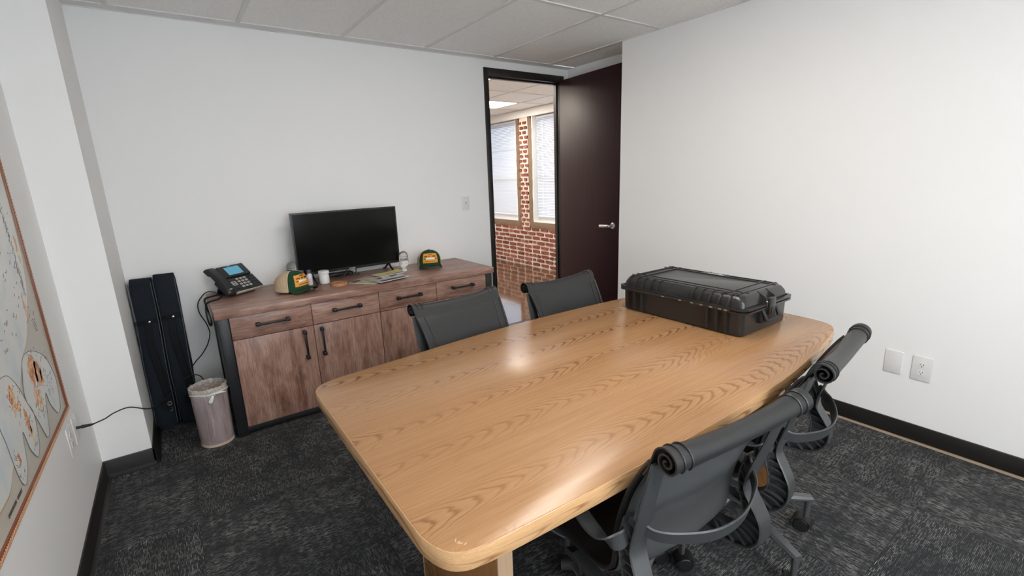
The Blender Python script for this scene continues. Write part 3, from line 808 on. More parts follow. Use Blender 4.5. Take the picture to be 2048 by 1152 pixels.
def put_chair(o, mx, my, ang, face):
    a = R_(ang); e = Vector((math.cos(a), math.sin(a), 0)); n = Vector((-e.y, e.x, 0)) * face
    p = Vector((mx, my, 0)) + n * .30; o.location = p; o.rotation_euler = (0, 0, a if face > 0 else a + PI)
chA = build_chair('black leather office chair nearest the camera, its back turned to us')
chairs = [chA] + [copy_tree(chA) for _ in range(3)]
chairs[1]['label'] = 'black leather office chair by the right wall, at the far right of the table'
chairs[2]['label'] = 'black leather office chair across the table, in front of the wooden sideboard'
chairs[3]['label'] = 'black leather office chair across the table, in front of the open doorway'
put_chair(chairs[0], .962, .485, -5.6, 1); put_chair(chairs[1], 1.640, .527, 8.0, 1)
put_chair(chairs[2], 1.033, 1.930, 5.9, -1); put_chair(chairs[3], 1.655, 1.895, 1.4, -1)

# ================================================================== SIDEBOARD
SX0, SX1, SY0, SY1, SZ = .100, 1.900, 2.905, 3.498, .750
sb = thing('sideboard', 'weathered wood sideboard with black legs, drawers and doors, against the back wall', 'sideboard', (1.0, 3.2, 0))
ox, oy = 1.0, 3.2
def sbx(name, mat, parent, x0, x1, y0, y1, z0, z1, bev=.0015): return bx(name, mat, parent, x0 - ox, x1 - ox, y0 - oy, y1 - oy, z0, z1, bev=bev)
sbx('top', 'wood_h', sb, SX0, SX1, SY0, SY1, SZ - .042, SZ, .003)
for x in (.112, 1.836):
    for y in (2.917, 3.425): sbx('leg', 'blackwood', sb, x, x + .052, y, y + .06, 0, SZ - .042, .003)
    sbx('side_panel', 'blackwood', sb, x + .008, x + .044, 2.977, 3.425, .045, SZ - .044)
sbx('carcass', 'gap', sb, .164, 1.836, 2.938, 3.48, .048, SZ - .043)
sbx('plinth', 'blackwood', sb, .164, 1.836, 2.926, 2.946, .012, .046)
edges = [.166, .5935, 1.0095, 1.4235, 1.834]
def handle(parent, cx, cz, vertical):
    m = MB(); L = .078
    def hb(u0, u1, y0, y1, w0, w1, bev=.002):
        if vertical: m.box(cx - ox + w0, cx - ox + w1, y0 - oy, y1 - oy, cz + u0, cz + u1, bev=bev)
        else: m.box(cx - ox + u0, cx - ox + u1, y0 - oy, y1 - oy, cz + w0, cz + w1, bev=bev)
    hb(-L, L, 2.885, 2.895, -.006, .006)
    for s_ in (-1, 1): hb(s_ * L - .011, s_ * L + .011, 2.883, 2.9195, -.010, .010, .003)
    return m.build('handle', 'blackwood', parent)
for i in range(4):
    a, b = edges[i] + .0015, edges[i + 1] - .0015
    d = sbx('drawer', 'wood_h', sb, a, b, 2.919, 2.938, .577, SZ - .0455); handle(d, (a + b) / 2, .648, False)
    d = sbx('door', 'wood_v', sb, a, b, 2.919, 2.938, .050, .573); handle(d, b - .055 if i % 2 == 0 else a + .040, .468, True)
S = SZ

# ================================================================== TELEVISION
tv = thing('television', 'black flat screen television standing on the sideboard', 'television', (.985, 3.35, S), R_(1.0))
TW, TB, TT = .361, .058, .472
m = MB(); b = .010
m.box(-TW, -TW + b, -.018, .010, TB, TT); m.box(TW - b, TW, -.018, .010, TB, TT); m.box(-TW + b, TW - b, -.018, .010, TT - b, TT); m.box(-TW + b, TW - b, -.018, .010, TB, TB + .018)
m.build('bezel', 'bezel', tv)
bx('screen', 'screen', tv, -TW + b, TW - b, -.015, -.008, TB + .018, TT - b)
m = MB(); m.box(-TW + .004, TW - .004, .010, .022, TB + .004, TT - .004, bev=.004); m.box(-.25, .25, .02, .055, TB + .01, TB + .25, bev=.01); m.build('rear_cover', 'plastic', tv)
bx('logo_plate', 'satin', tv, -.022, .022, -.0192, -.018, TB + .003, TB + .010)
for x in (-.272, .275):
    m = MB(); m.tube(smooth_path([(x, -.118, .0085), (x, -.085, .014), (x, -.03, .040), (x, 0, .066), (x, .03, .040), (x, .075, .014), (x, .100, .0085)], 4), .0075, 8); m.build('foot', 'bezel', tv)
MB().tube(smooth_path([(-.02, .03, .10), (-.03, .035, .04), (-.05, .03, .012), (-.06, .033, .006), (-.10, .035, .005)], 5), .004, 8).build('power_cable', 'rubber', tv)
MB().tube(smooth_path([(.04, .03, .10), (.04, .032, .03), (.03, .04, .006), (.07, .045, .005)], 5), .0035, 8).build('signal_cable', 'rubber', tv)
mbx = thing('media_box', 'flat black media box lying under the television', 'media box', (.93, 3.455, S), R_(5))
bx('case', 'plastic', mbx, -.085, .085, -.035, .035, 0, .022, bev=.004); bx('front_strip', 'bezel', mbx, -.08, .08, -.0358, -.035, .006, .016); bx('light', 'keytrim', mbx, .06, .065, -.0364, -.0358, .009, .012)

# ================================================================== DESK PHONE
PH = thing('desk_phone', 'black desk phone with blue screen on the left end of the sideboard', 'phone', (.192, 3.238, S), R_(34))
TL = Matrix.Rotation(R_(41), 4, 'X'); W_, L_ = .262, .200
def pt(name, mat, parent, *d, bev=.0015): return MB().box(*d, bev=bev, mat=Matrix.Translation((0, 0, .012)) @ TL).build(name, mat, parent)
pt('body', 'plastic', PH, 0, W_, 0, .112, 0, .024, bev=.005)
ds = pt('display_housing', 'plastic', PH, .068, W_ - .008, .113, L_ + .008, .004, .032, bev=.006)
pt('screen', 'lcd', ds, .108, W_ - .052, .128, L_ - .008, .0318, .0326, bev=.0)
text_mesh('brand_lettering', 'Yealink', .0085, 'whitetext', ds, Matrix.Translation((0, 0, .012)) @ TL @ Matrix.Translation((.150, L_ + .001, .0322)))
pt('front_trim', 'keytrim', PH, .068, W_, -.004, .003, 0, .020, bev=.002)
m = MB()
for r in range(4):
    for c in range(3):
        o = pt('key', 'key', PH, .126 + c * .026, .144 + c * .026, .022 + r * .0215, .035 + r * .0215, .0238, .0262, bev=.001)
nv = pt('navigation_pad', 'key', PH, .080, .112, .060, .066, .0238, .0266, bev=.001); pt('navigation_arm', 'key', nv, .080, .086, .050, .078, .0238, .0266, bev=.001); pt('navigation_arm', 'key', nv, .106, .112, .050, .078, .0238, .0266, bev=.001); pt('navigation_arm', 'key', nv, .082, .110, .074, .080, .0238, .0266, bev=.001); pt('navigation_arm', 'key', nv, .082, .110, .047, .053, .0238, .0266, bev=.001)
for r in range(4):
    for c in range(2): pt('function_key', 'bezel', PH, .208 + c * .024, .224 + c * .024, .024 + r * .021, .032 + r * .021, .0238, .0258, bev=.001)
pt('message_key', 'bezel', PH, .078, .104, .018, .028, .0238, .0258, bev=.001)
rows = []
for i in range(17):
    s_ = i / 16; y = -.004 + (L_ + .016) * s_; hh = .030 + .020 * math.sin(PI * s_) ** .6 * 1.0; bul = 1 + .12 * (abs(2 * s_ - 1) ** 3); z0 = .020 if .22 < s_ < .78 else .010
    cx, hw = .031, .029 * bul
    rows.append([Matrix.Translation((0, 0, .012)) @ TL @ Vector((cx + x * hw, y, z)) for x, z in ((-1, z0), (-1, hh * .72), (-.72, hh), (.72, hh), (1, hh * .72), (1, z0))])
hs = MB().grid(rows, close_u=True, cap=True).build('handset', 'plastic', PH, sharp=50)
MB().box(.022, .040, .016, .022, .0385, .0415, mat=Matrix.Translation((0, 0, .012)) @ TL).build('handset_logo', 'keytrim', hs)
m = MB(); m.grid([[Vector((.05, .02, .0)), Vector((.22, .02, .0)), Vector((.22, .155, .0)), Vector((.05, .155, .0))], [Vector((.05, .022, .012)), Vector((.22, .022, .012)), Vector((.22, .150, .008)), Vector((.05, .150, .008))]], close_u=True, cap=True)
m.grid([[Vector((x, .15, 0)), Vector((x, .158, .004)), Vector((x, .098, .110)), Vector((x, .088, .104))] for x in (.06, .21)], close_u=True, cap=True)
m.build('stand', 'plastic', PH)
# coiled handset cord hanging over the edge of the sideboard
core = smooth_path([(.176, 3.245, S + .022), (.150, 3.215, S + .010), (.118, 3.185, S + .012), (.084, 3.16, S + .002), (.076, 3.14, .700), (.080, 3.125, .650), (.088, 3.13, .632), (.0935, 3.16, .650), (.088, 3.22, .700), (.086, 3.27, S - .03), (.086, 3.30, S + .006), (.125, 3.32, S + .012), (.165, 3.315, S + .018)], 12)
coil = []; n = len(core)
for i in range(n - 1):
    for k in range(5):
        p = core[i].lerp(core[i + 1], k / 5); tg = (core[i + 1] - core[i]).normalized(); sd = tg.cross(Vector((.3, .2, .93))).normalized(); up2 = sd.cross(tg)
        a = (i * 5 + k) * 1.05; coil.append(p + sd * (.0042 * math.cos(a)) + up2 * (.0042 * math.sin(a)))
hc = MB().tube(coil, .0019, 5).build('handset_cord', 'rubber'); hc.parent = PH; hc.matrix_parent_inverse = (Matrix.Translation(PH.location) @ Matrix.Rotation(R_(34), 4, 'Z')).inverted()

# ================================================================== CAPS
def cap(label, loc, rz, tilt=0.0):
    c = thing('trucker_cap', label, 'cap', loc, rz, 'green and tan caps on the sideboard')
    TLT = Matrix.Rotation(tilt, 4, 'Y')
    def crown(phi, t, off=0.0):
        cp, sp = math.cos(phi), math.sin(phi); a = .098 if cp > 0 else .112; bb = .090
        rad = 1 / math.sqrt((cp / a) ** 2 + (sp / bb) ** 2); rho = (1 - t ** 3.6) ** (1 / 2.0) if t < 1 else 0
        lean = .012 * t * max(0, cp) * rho
        zz = .112 * t + .018 * cp * t * rho + .006 - .004 * abs(sp)
        p = Vector(((rad * rho - lean) * cp, rad * rho * sp, zz)); n = Vector((cp * rho, sp * rho * 1.1, .15 + t ** 2)).normalized()
        return TLT @ (p + n * off)
    ts = [0, .08, .18, .3, .42, .54, .66, .76, .85, .92, .97, 1.0]
    def sector(a, b, n, off=0.0): return [[crown(R_(a + (b - a) * k / n), t, off) for k in range(n + 1)] for t in ts]
    MB().grid(sector(-62, 62, 14)).build('front_panel', 'green', c, solid=.0018, sharp=70)
    MB().grid(sector(62, 298, 26)).build('mesh_back', 'tan', c, solid=.0018, sharp=70)
    for a in (62, 298): MB().tube([crown(R_(a), t, .0014) for t in ts], .0022, 6).build('seam_tape', 'tanband', c)
    MB().ribbon([crown(R_(62 + 236 * k / 26), .05, .001) for k in range(27)], (0, 0, 1), .020, .0022).build('sweat_band', 'tanband', c)
    MB().lathe([(.006, -.001), (.005, .001), (.001, .002)], n=14, mat=Matrix.Translation(crown(0, 1.0))).build('button', 'green', c)
    rows = []
    for k in range(15):
        ph = R_(-60 + 120 * k / 14); b0 = crown(ph, .03); row = []
        for q in range(6):
            e = q / 5; ext = .080 * e * math.cos(ph * 1.05) ** .55
            y = b0.y * (1 + .04 * e); row.append(Vector((b0.x + ext, y, b0.z + .004 + .014 * e * math.cos(ph) - .020 * (abs(y) / .075) ** 2 * (.25 + e))))
        rows.append(row)
    MB().grid(rows).build('brim', 'green', c, solid=.0035, sharp=70)
    def patch(a, b, t0, t1, off, nm, mat, par, na=8, nt=6):
        return MB().grid([[crown(R_(a + (b - a) * i / na), t0 + (t1 - t0) * j / nt, off) for i in range(na + 1)] for j in range(nt + 1)]).build(nm, mat, par, solid=.0012, sharp=70)
    p = patch(-35, 35, .20, .74, .0022, 'patch', 'patch', c)
    rr = random.Random(5)
    for (t0, t1, a0, a1, nn) in ((.54, .61, -27, 27, 11), (.665, .70, -10, 10, 5), (.275, .305, -22, 22, 9)):
        for k in range(nn):
            w0 = a0 + (a1 - a0) * k / nn
            if nn > 9 and k in (3, 6): continue
            patch(w0, w0 + (a1 - a0) / nn * .72, t0, t1, .0034, 'stitched_letter', 'ink', p, 2, 2)
    patch(-20, 20, .40, .49, .0036, 'patch_banner', 'whitetext', p, 6, 2)
    patch(-29, -20, .42, .465, .0036, 'patch_motif', 'ink', p, 2, 2); patch(20, 29, .42, .465, .0036, 'patch_motif', 'ink', p, 2, 2)
    return c
cap('green and tan cap beside the phone, orange patch turned to the right', (.548, 3.155, S + .016), R_(-54), R_(2))
cap('green and tan cap right of the television, orange patch facing the camera', (1.560, 3.285, S + .016), R_(-110), R_(2))

# ================================================================== BOTTLES, JAR, COASTERS
def clear_bottle(label, x, y):
    b = thing('clear_bottle', label, 'bottle', (x, y, S), group='clear dome bottles')
    MB().lathe([(.014, .020), (.017, .028), (.030, .040), (.0335, .052), (.0335, .105), (.031, .125), (.024, .139), (.012, .147), (.0005, .149)], n=32).build('dome', 'clear', b, sharp=60)
    MB().lathe([(.017, 0), (.017, .018), (.0145, .020)], n=24).build('cap', 'white', b)
    def band(z0, z1, a0, a1, nm, mat, par=None, r=.0342):
        return MB().grid([[Vector((r * math.cos(R_(a0 + (a1 - a0) * i / 10)), r * math.sin(R_(a0 + (a1 - a0) * i / 10)), z)) for i in range(11)] for z in (z0, z1)]).build(nm, mat, par or b, solid=.0004)
    lb = band(.047, .078, -175, -45, 'label', 'white')
    for z0, z1 in ((.086, .0905), (.094, .0985), (.110, .1125)): band(z0, z1, -165, -70, 'lettering', 'ink', lb, .0348)
    band(.058, .066, -92, -72, 'lettering', 'key', lb, .0348)
    return b
clear_bottle('clear dome bottle with dark lettering, right of the television', 1.342, 3.258)
clear_bottle('clear dome bottle peeking out behind the left cap', .606, 3.405)
def vial(label, x, y):
    b = thing('small_bottle', label, 'bottle', (x, y, S), group='small white bottles')
    MB().lathe([(.0165, 0), (.0175, .002), (.0175, .062), (.016, .068), (.013, .071), (.013, .078)], n=24).build('body', 'white', b)
    MB().lathe([(.0155, .078), (.0155, .098), (.014, .1)], n=24).build('cap', 'navy', b)
    MB().lathe([(.0178, .012), (.0178, .045)], n=24, cap=False).build('label', mats_pink, b, solid=.0003)
    return b
mats_pink = plain('pale_pink_label', (.70, .58, .58), .5)
vial('small white bottle with dark cap, between cap and jar', .684, 3.285); vial('small white bottle half hidden behind the left cap', .640, 3.300)
jr = thing('white_jar', 'white plastic jar with screw lid in front of the television', 'jar', (.768, 3.250, S))
MB().lathe([(.028, 0), (.031, .003), (.032, .010), (.032, .055), (.029, .062), (.027, .066)], n=32).build('body', 'white', jr)
ld = MB(); nn = 48; ld.grid([[Vector(((r + (.0006 if j % 2 else 0)) * math.cos(2 * PI * j / nn), (r + (.0006 if j % 2 else 0)) * math.sin(2 * PI * j / nn), z)) for j in range(nn)] for r, z in ((.0325, .067), (.0335, .068), (.0335, .085), (.031, .088))], close_u=True, cap=True); ld.build('lid', 'white', jr)
for k, (dx, dy, nm) in enumerate(((0, 0, 'lower of the two stacked round wooden coasters'), (.003, .002, 'upper of the two stacked round wooden coasters, with burnt engraving'))):
    cs = thing('coaster', nm, 'coaster', (.824 + dx, 3.130 + dy, S + k * .009), group='round wooden coasters')
    MB().lathe([(.053, 0), (.054, .001), (.054, .0075), (.053, .0085)], n=40).build('disc', 'cork', cs)
    if k:
        m = MB(); m.tube([(.040 * math.cos(R_(a)), .040 * math.sin(R_(a)), .0088) for a in range(0, 365, 12)], .0010, 5)
        m.tube([(-.02, .0, .0088), (-.008, .010, .0088), (.004, -.006, .0088), (.018, .008, .0088)], .0014, 5); m.tube([(-.012, -.012, .0088), (.014, -.010, .0088)], .0012, 5); m.build('engraving', 'cork_dark', cs)

# ================================================================== MAGAZINES
def magazine(label, x, y, z, rz, w_, h_, th, mat, curl=.0, extra=()):
    g = thing('magazine', label, 'magazine', (x, y, z), rz, 'magazines on the sideboard')
    def zz(u, v): return curl * max(0, u) ** 2 + curl * .5 * max(0, -v) ** 3
    n = 8
    def sheet(z0): return [[Vector((-w_ / 2 + w_ * i / n, -h_ / 2 + h_ * j / n, z0 + zz(-1 + 2 * i / n, -1 + 2 * j / n))) for i in range(n + 1)] for j in range(n + 1)]
    bx('pages', 'pages', g, -w_ / 2, w_ / 2, -h_ / 2, h_ / 2, 0, th - .0007)
    MB().grid(sheet(th)).build('cover', mat, g, solid=.0006)
    for (x0, x1, y0, y1, mt) in extra:
        MB().grid([[Vector((x0 + (x1 - x0) * i / 4, y0 + (y1 - y0) * j / 4, th + .0009 + zz(2 * (x0 + (x1 - x0) * i / 4) / w_, 2 * (y0 + (y1 - y0) * j / 4) / h_))) for i in range(5)] for j in range(5)]).build('printed_panel', mt, g, solid=.0003)
    return g
magazine('lowest magazine of the pile with green and white cover, beside the coasters', 1.050, 3.135, S + .0004, R_(-52), .200, .260, .003, 'mag_a', 0, ((-.09, -.05, -.12, .12, 'navy'),))
magazine('cream magazine in the middle of the pile', 1.090, 3.115, S + .0052, R_(20), .190, .230, .003, 'mag_b', .003)
magazine('white magazine of the pile overhanging towards the sideboard front', 1.130, 3.045, S + .0125, R_(14), .230, .170, .004, 'mag_c', .002, ((-.10, .10, -.080, -.050, 'navy'), (.03, .09, .01, .06, 'ink'), (-.06, -.03, .01, .04, 'ink')))
magazine('yellow-green plastic-wrapped magazine on top of the pile', 1.175, 3.150, S + .0200, R_(8), .190, .110, .003, 'mag_d', .010)

# ================================================================== WASTE BIN
wb = thing('waste_bin', 'pinkish wood-print waste bin with clear liner beside the sideboard leg', 'waste bin', (.014, 2.968, 0)); wb.scale = (1.0, 1.0, 1.035)
MB().lathe([(.078, .006), (.080, .014), (.087, .318), (.0885, .326)], n=40, cap=False).build('body', 'bin', wb, solid=-.002)
MB().lathe([(.074, .0), (.0825, .001), (.083, .014), (.079, .020)], n=40).build('base_ring', 'binrim', wb)
MB().lathe([(.0845, .318), (.0905, .318), (.0905, .330), (.0845, .330)], n=40, cap=False).build('rim', 'binrim', wb)
MB().lathe([(.0835, .317), (.0765, .022), (.0, .021)], n=40, cap=False).build('lining', 'bin_in', wb)
rows = []; rr = random.Random(2); nn = 44
for r, z, j in ((.060, .12, .006), (.076, .20, .005), (.082, .28, .003), (.0835, .322, .001), (.087, .334, .002), (.0925, .332, .001), (.0935, .312, .0015), (.0925, .292, .004)):
    rows.append([Vector(((r + mnoise.noise(Vector((k * .7, z * 30, 1))) * j * 1.6) * math.cos(2 * PI * k / nn), (r + mnoise.noise(Vector((k * .7, z * 30, 1))) * j * 1.6) * math.sin(2 * PI * k / nn), z + (mnoise.noise(Vector((k * .9, 7, z))) * .010 if z > .325 and z < .336 else mnoise.noise(Vector((k * .5, 2, z))) * .012 if z < .3 else 0))) for k in range(nn)])
MB().grid(rows, close_u=True).build('liner', 'film', wb, sharp=60)
d = Vector((math.sin(R_(10)), -math.cos(R_(10)), 0)); c0 = d * .095 + Vector((0, 0, .306)); sd = Vector((math.cos(R_(10)), math.sin(R_(10)), 0))
kn = MB(); kn.tube([c0 - sd * .012, c0 + d * .006, c0 + sd * .012], [.004, .009, .005], 10)
kn.tube(smooth_path([c0, c0 + d * .012 - sd * .012 + Vector((0, 0, -.016)), c0 + d * .010 - sd * .026 + Vector((0, 0, -.042))], 5), [.004, .005, .006, .007, .009, .010, .011, .012, .012, .011, .004], 8, flat=.45)
kn.tube(smooth_path([c0, c0 + d * .006 + sd * .030 + Vector((0, 0, .002)), c0 + d * .0 + sd * .062 + Vector((0, 0, -.006))], 5), [.004, .007, .010, .012, .013, .013, .012, .010, .007, .004, .002], 8, flat=.45)
kn.tube([Vector((.0945 * math.cos(t), .0945 * math.sin(t), .307 + .003 * math.sin(5 * t))) for t in [R_(-160 + 150 * q / 20) for q in range(21)]], .0026, 6)
kn.build('liner_knot', 'knot', wb, sharp=60)

# ================================================================== BANNER BAGS
def bag(label, x, y, rz, tilt, h, side=1):
    b = thing('banner_bag', label, 'bag', (x, y, 0), rz, 'long black carrying bags in the corner')
    TM = Matrix.Rotation(-tilt, 4, 'X'); hw, hd = .054, .047
    rows = []; N = 30
    for i in range(N + 1):
        s_ = i / N; z = .006 + h * s_; k = 1 - .30 * max(0, 1 - s_ / .06) ** 2 - .10 * max(0, (s_ - .97) / .03)
        row = []
        for j in range(24):
            a = 2 * PI * j / 24; ca, sa = math.cos(a), math.sin(a); e = .34
            px = hw * k * math.copysign(abs(ca) ** e, ca); py = hd * k * math.copysign(abs(sa) ** e, sa)
            q = mnoise.noise(Vector((px * 14, py * 14, z * 7 + x * 9))) * .005
            row.append(TM @ Vector((px + q * ca, py + q * sa, z)))
        rows.append(row)
    MB().grid(rows, close_u=True, cap=True).build('body', 'nylon', b, sharp=60)
    for sx in (-1, 1): MB().tube([TM @ Vector((sx * (hw - .002) + .002 * math.sin(z * 12), -hd + .0005, z)) for z in [.03 + (h - .05) * q / 24 for q in range(25)]], .0018, 5).build('piping', 'piping', b)
    MB().ribbon([TM @ Vector((-hw - .001, -hd * .9, h * .72)), TM @ Vector((-hw * .8, -hd - .003, h * .72)), TM @ Vector((hw * .8, -hd - .003, h * .73)), TM @ Vector((hw + .001, -hd * .9, h * .73))], TM @ Vector((0, 0, 1)), .030, .003).build('closing_band', 'webbing', b)
    MB().lathe([(.0055, 0), (.005, .002), (.001, .003)], n=14, mat=TM @ Matrix.Translation((.012, -hd - .005, h * .726)) @ Matrix.Rotation(R_(90), 4, 'X')).build('snap', 'chrome', b)
    st = smooth_path([TM @ Vector(p) for p in ((.004, -hd - .004, h * .71), (.0, -hd - .010, h * .60), (.008, -hd - .014, h * .50), (.020, -hd - .012, h * .38), (.030, -hd - .010, h * .27), (.034, -hd - .006, h * .17))], 5)
    MB().ribbon(st, (1, .1, 0), .036, .004).build('strap', 'webbing', b)
    MB().ribbon([TM @ Vector((-.010, -hd - .004, h * .165)), TM @ Vector((.048, -hd - .004, h * .165))], TM @ Vector((0, 0, 1)), .060, .003).build('strap_anchor', 'webbing', b)
    MB().tube([TM @ Vector((.034 + .010 * math.cos(t), -hd - .010, h * .175 + .010 * math.sin(t))) for t in [2 * PI * q / 16 for q in range(17)]], .0022, 6).build('ring', 'chrome', b)
    MB().tube([TM @ Vector((.036 + .007 * math.cos(t), -hd - .008, h * .135 + .009 * math.sin(t))) for t in [R_(200 + 230 * q / 12) for q in range(13)]], .0022, 6).build('hook', 'chrome', b)
    if side < 0: MB().box(-hw - .0045, -hw - .001, -.012, .012, h * .47, h * .54, mat=TM).build('label_tab', 'whitetext', b)
    return b
bag('long black nylon bag leaning in the corner, next to the white pier', -.214, 3.338, R_(-6), R_(7.2), .905, -1)
bag('long black nylon bag leaning behind the waste bin', -.098, 3.352, R_(-5), R_(6.6), .915, 1)

# ================================================================== HARD CASE ON THE TABLE
hcX0, hcX1, hcY0, hcY1 = 1.790, 2.175, .928, 1.572
CX, CY = (hcX0 + hcX1) / 2, (hcY0 + hcY1) / 2
hc = thing('hard_case', 'large black ribbed hard case lying on the far end of the table', 'case', (CX, CY, TZ))
HX, HYh = (hcX1 - hcX0) / 2, (hcY1 - hcY0) / 2
def rrect(hx, hy, r, n=6):
    out = []
    for cx, cy, a0 in ((hx - r, hy - r, 0), (-hx + r, hy - r, 90), (-hx + r, -hy + r, 180), (hx - r, -hy + r, 270)):
        for k in range(n + 1): a = R_(a0 + 90 * k / n); out.append((cx + r * math.cos(a), cy + r * math.sin(a)))
    return out
def shell(levels): 
    return [[Vector((x, y, z)) for x, y in rrect(HX - i, HYh - i, r)] for i, r, z in levels]
ZR = .112       # seam height
MB().grid(shell([(.016, .022, .001), (.012, .022, .005), (.011, .022, .02), (.010, .022, ZR - .012), (.010, .022, ZR - .001)]), close_u=True, cap=True).build('base_shell', 'polymer', hc)
lid = MB().grid(shell([(.010, .022, ZR + .001), (.012, .024, ZR + .028), (.016, .026, .150), (.024, .030, .164), (.036, .034, .170)]), close_u=True, cap=True).build('lid', 'polymer', hc, sharp=50)
for z0, z1, nm in ((ZR - .012, ZR - .001, 'base_rim'), (ZR + .001, ZR + .012, 'lid_rim')):
    MB().grid(shell([(.004, .028, z0), (-.008, .034, z0 + .002), (-.009, .034, z1 - .001), (.004, .028, z1)]), close_u=True).build(nm, 'polymer', hc)
ly = [1.523, 1.479, 1.436, 1.391, 1.351, 1.168, 1.128, 1.084, 1.041, 1.000]
lid_prof = [(HX + .009, ZR + .010), (HX + .0085, ZR + .022), (HX + .001, .148), (HX - .012, .163), (HX - .030, .1735), (HX - .048, .1735)]
back_prof = [(HX - .050, .166), (HX - .038, .158), (HX - .028, .146), (HX - .016, ZR + .010)]
def rib(sx, y, prof, par, w_=.006):
    t = MB(); n = len(prof)
    a = [t.bm.verts.new((sx * x, y - CY - w_ / 2, z)) for x, z in prof]; b = [t.bm.verts.new((sx * x, y - CY + w_ / 2, z)) for x, z in prof]
    t.bm.faces.new(a); t.bm.faces.new(b[::-1])
    for i in range(n): t.bm.faces.new((a[i], b[i], b[(i + 1) % n], a[(i + 1) % n]))
    return t.build('rib', 'polymer', par)
for y in ly: rib(-1, y, lid_prof + back_prof, lid)
for y in (1.30, 1.21): rib(1, y, lid_prof + back_prof, lid)
bp = [(HX + .009, ZR - .010), (HX + .006, .05), (HX - .004, .008), (HX - .020, .003), (HX - .018, .03), (HX - .014, ZR - .010)]
for y in (1.523, 1.479, 1.436, 1.089, 1.046, 1.004): rib(-1, y, bp, hc, .010)
for y in (1.52, 1.476, 1.03, .985): rib(1, y, lid_prof + back_prof, lid, .008)
# raised lines on the lid
for y in (1.520, 1.475, 1.030, .983): bx('lid_ridge', 'polymer', lid, -HX + .030, HX - .030, y - CY - .0028, y - CY + .0028, .1695, .1735, bev=.0008)
for x in (1.846, 1.882, 2.105, 2.138): bx('lid_ridge', 'polymer', lid, x - CX - .0022, x - CX + .0022, (.990 if x in (1.846, 2.138) else .965) - CY, 1.545 - CY, .1695, .1728, bev=.0006)
# hinge pin with bright wear along the near long side
MB().tube([(-HX - .010, .985 - CY, ZR), (-HX - .010, 1.540 - CY, ZR)], .0042, 8).build('hinge_rod', 'polymer', hc)
for y in (.995, 1.02, 1.06, 1.105, 1.15, 1.21, 1.30): bx('hinge_wear', 'satin', hc, -HX - .0150, -HX - .0135, y - CY, y - CY + .014, ZR - .002, ZR + .002)
# carry handle with latch on the near short side
def side_rib(x, w_=.006):
    t = MB(); prof = [(-HYh - .010, ZR - .012), (-HYh - .012, ZR + .02), (-HYh - .004, .150), (-HYh + .034, .172), (-HYh + .038, .160), (-HYh + .014, ZR - .012)]
    a = [t.bm.verts.new((x - CX - w_ / 2, y, z)) for y, z in prof]; b = [t.bm.verts.new((x - CX + w_ / 2, y, z)) for y, z in prof]
    t.bm.faces.new(a); t.bm.faces.new(b[::-1])
    for i in range(len(prof)): t.bm.faces.new((a[i], b[i], b[(i + 1) % len(prof)], a[(i + 1) % len(prof)]))
    return t.build('rib', 'polymer', lid)
for x in (1.945, 2.015): side_rib(x)
m = MB(); m.box(1.918 - CX, 2.040 - CX, -HYh - .004, -HYh + .014, .040, ZR - .012, bev=.004); m.build('handle_recess', 'rubber', hc)
m = MB(); m.tube(smooth_path([(1.925 - CX, -HYh - .004, ZR - .016), (1.926 - CX, -HYh - .016, .072), (1.932 - CX, -HYh - .020, .058), (1.98 - CX, -HYh - .022, .054), (2.028 - CX, -HYh - .020, .058), (2.034 - CX, -HYh - .016, .072), (2.035 - CX, -HYh - .004, ZR - .016)], 4), .0075, 10); m.build('carry_handle', 'rubber', hc)
lt = bx('latch', 'polymer', hc, 1.958 - CX, 2.004 - CX, -HYh - .018, -HYh + .002, ZR - .040, ZR + .034, bev=.004)
bx('latch_catch', 'rubber', lt, 1.966 - CX, 1.996 - CX, -HYh - .022, -HYh - .016, ZR - .036, ZR - .006, bev=.003)
MB().lathe([(.003, 0), (.003, .004)], n=10, mat=Matrix.Translation((1.939 - CX, -HYh - .009, ZR + .022)) @ Matrix.Rotation(R_(90), 4, 'X')).build('rivet', 'chrome', hc)
# name plate along the far edge of the lid
pp = bx('name_plate', 'polymer', lid, 2.112 - CX, 2.134 - CX, 1.19 - CY, 1.33 - CY, .1700, .1722, bev=.0006)
text_mesh('name_lettering', 'PELICAN', .020, 'whitetext', lid, Matrix.Translation((2.123 - CX, 1.26 - CY, .1724)) @ Matrix.Rotation(R_(90), 4, 'Z'))

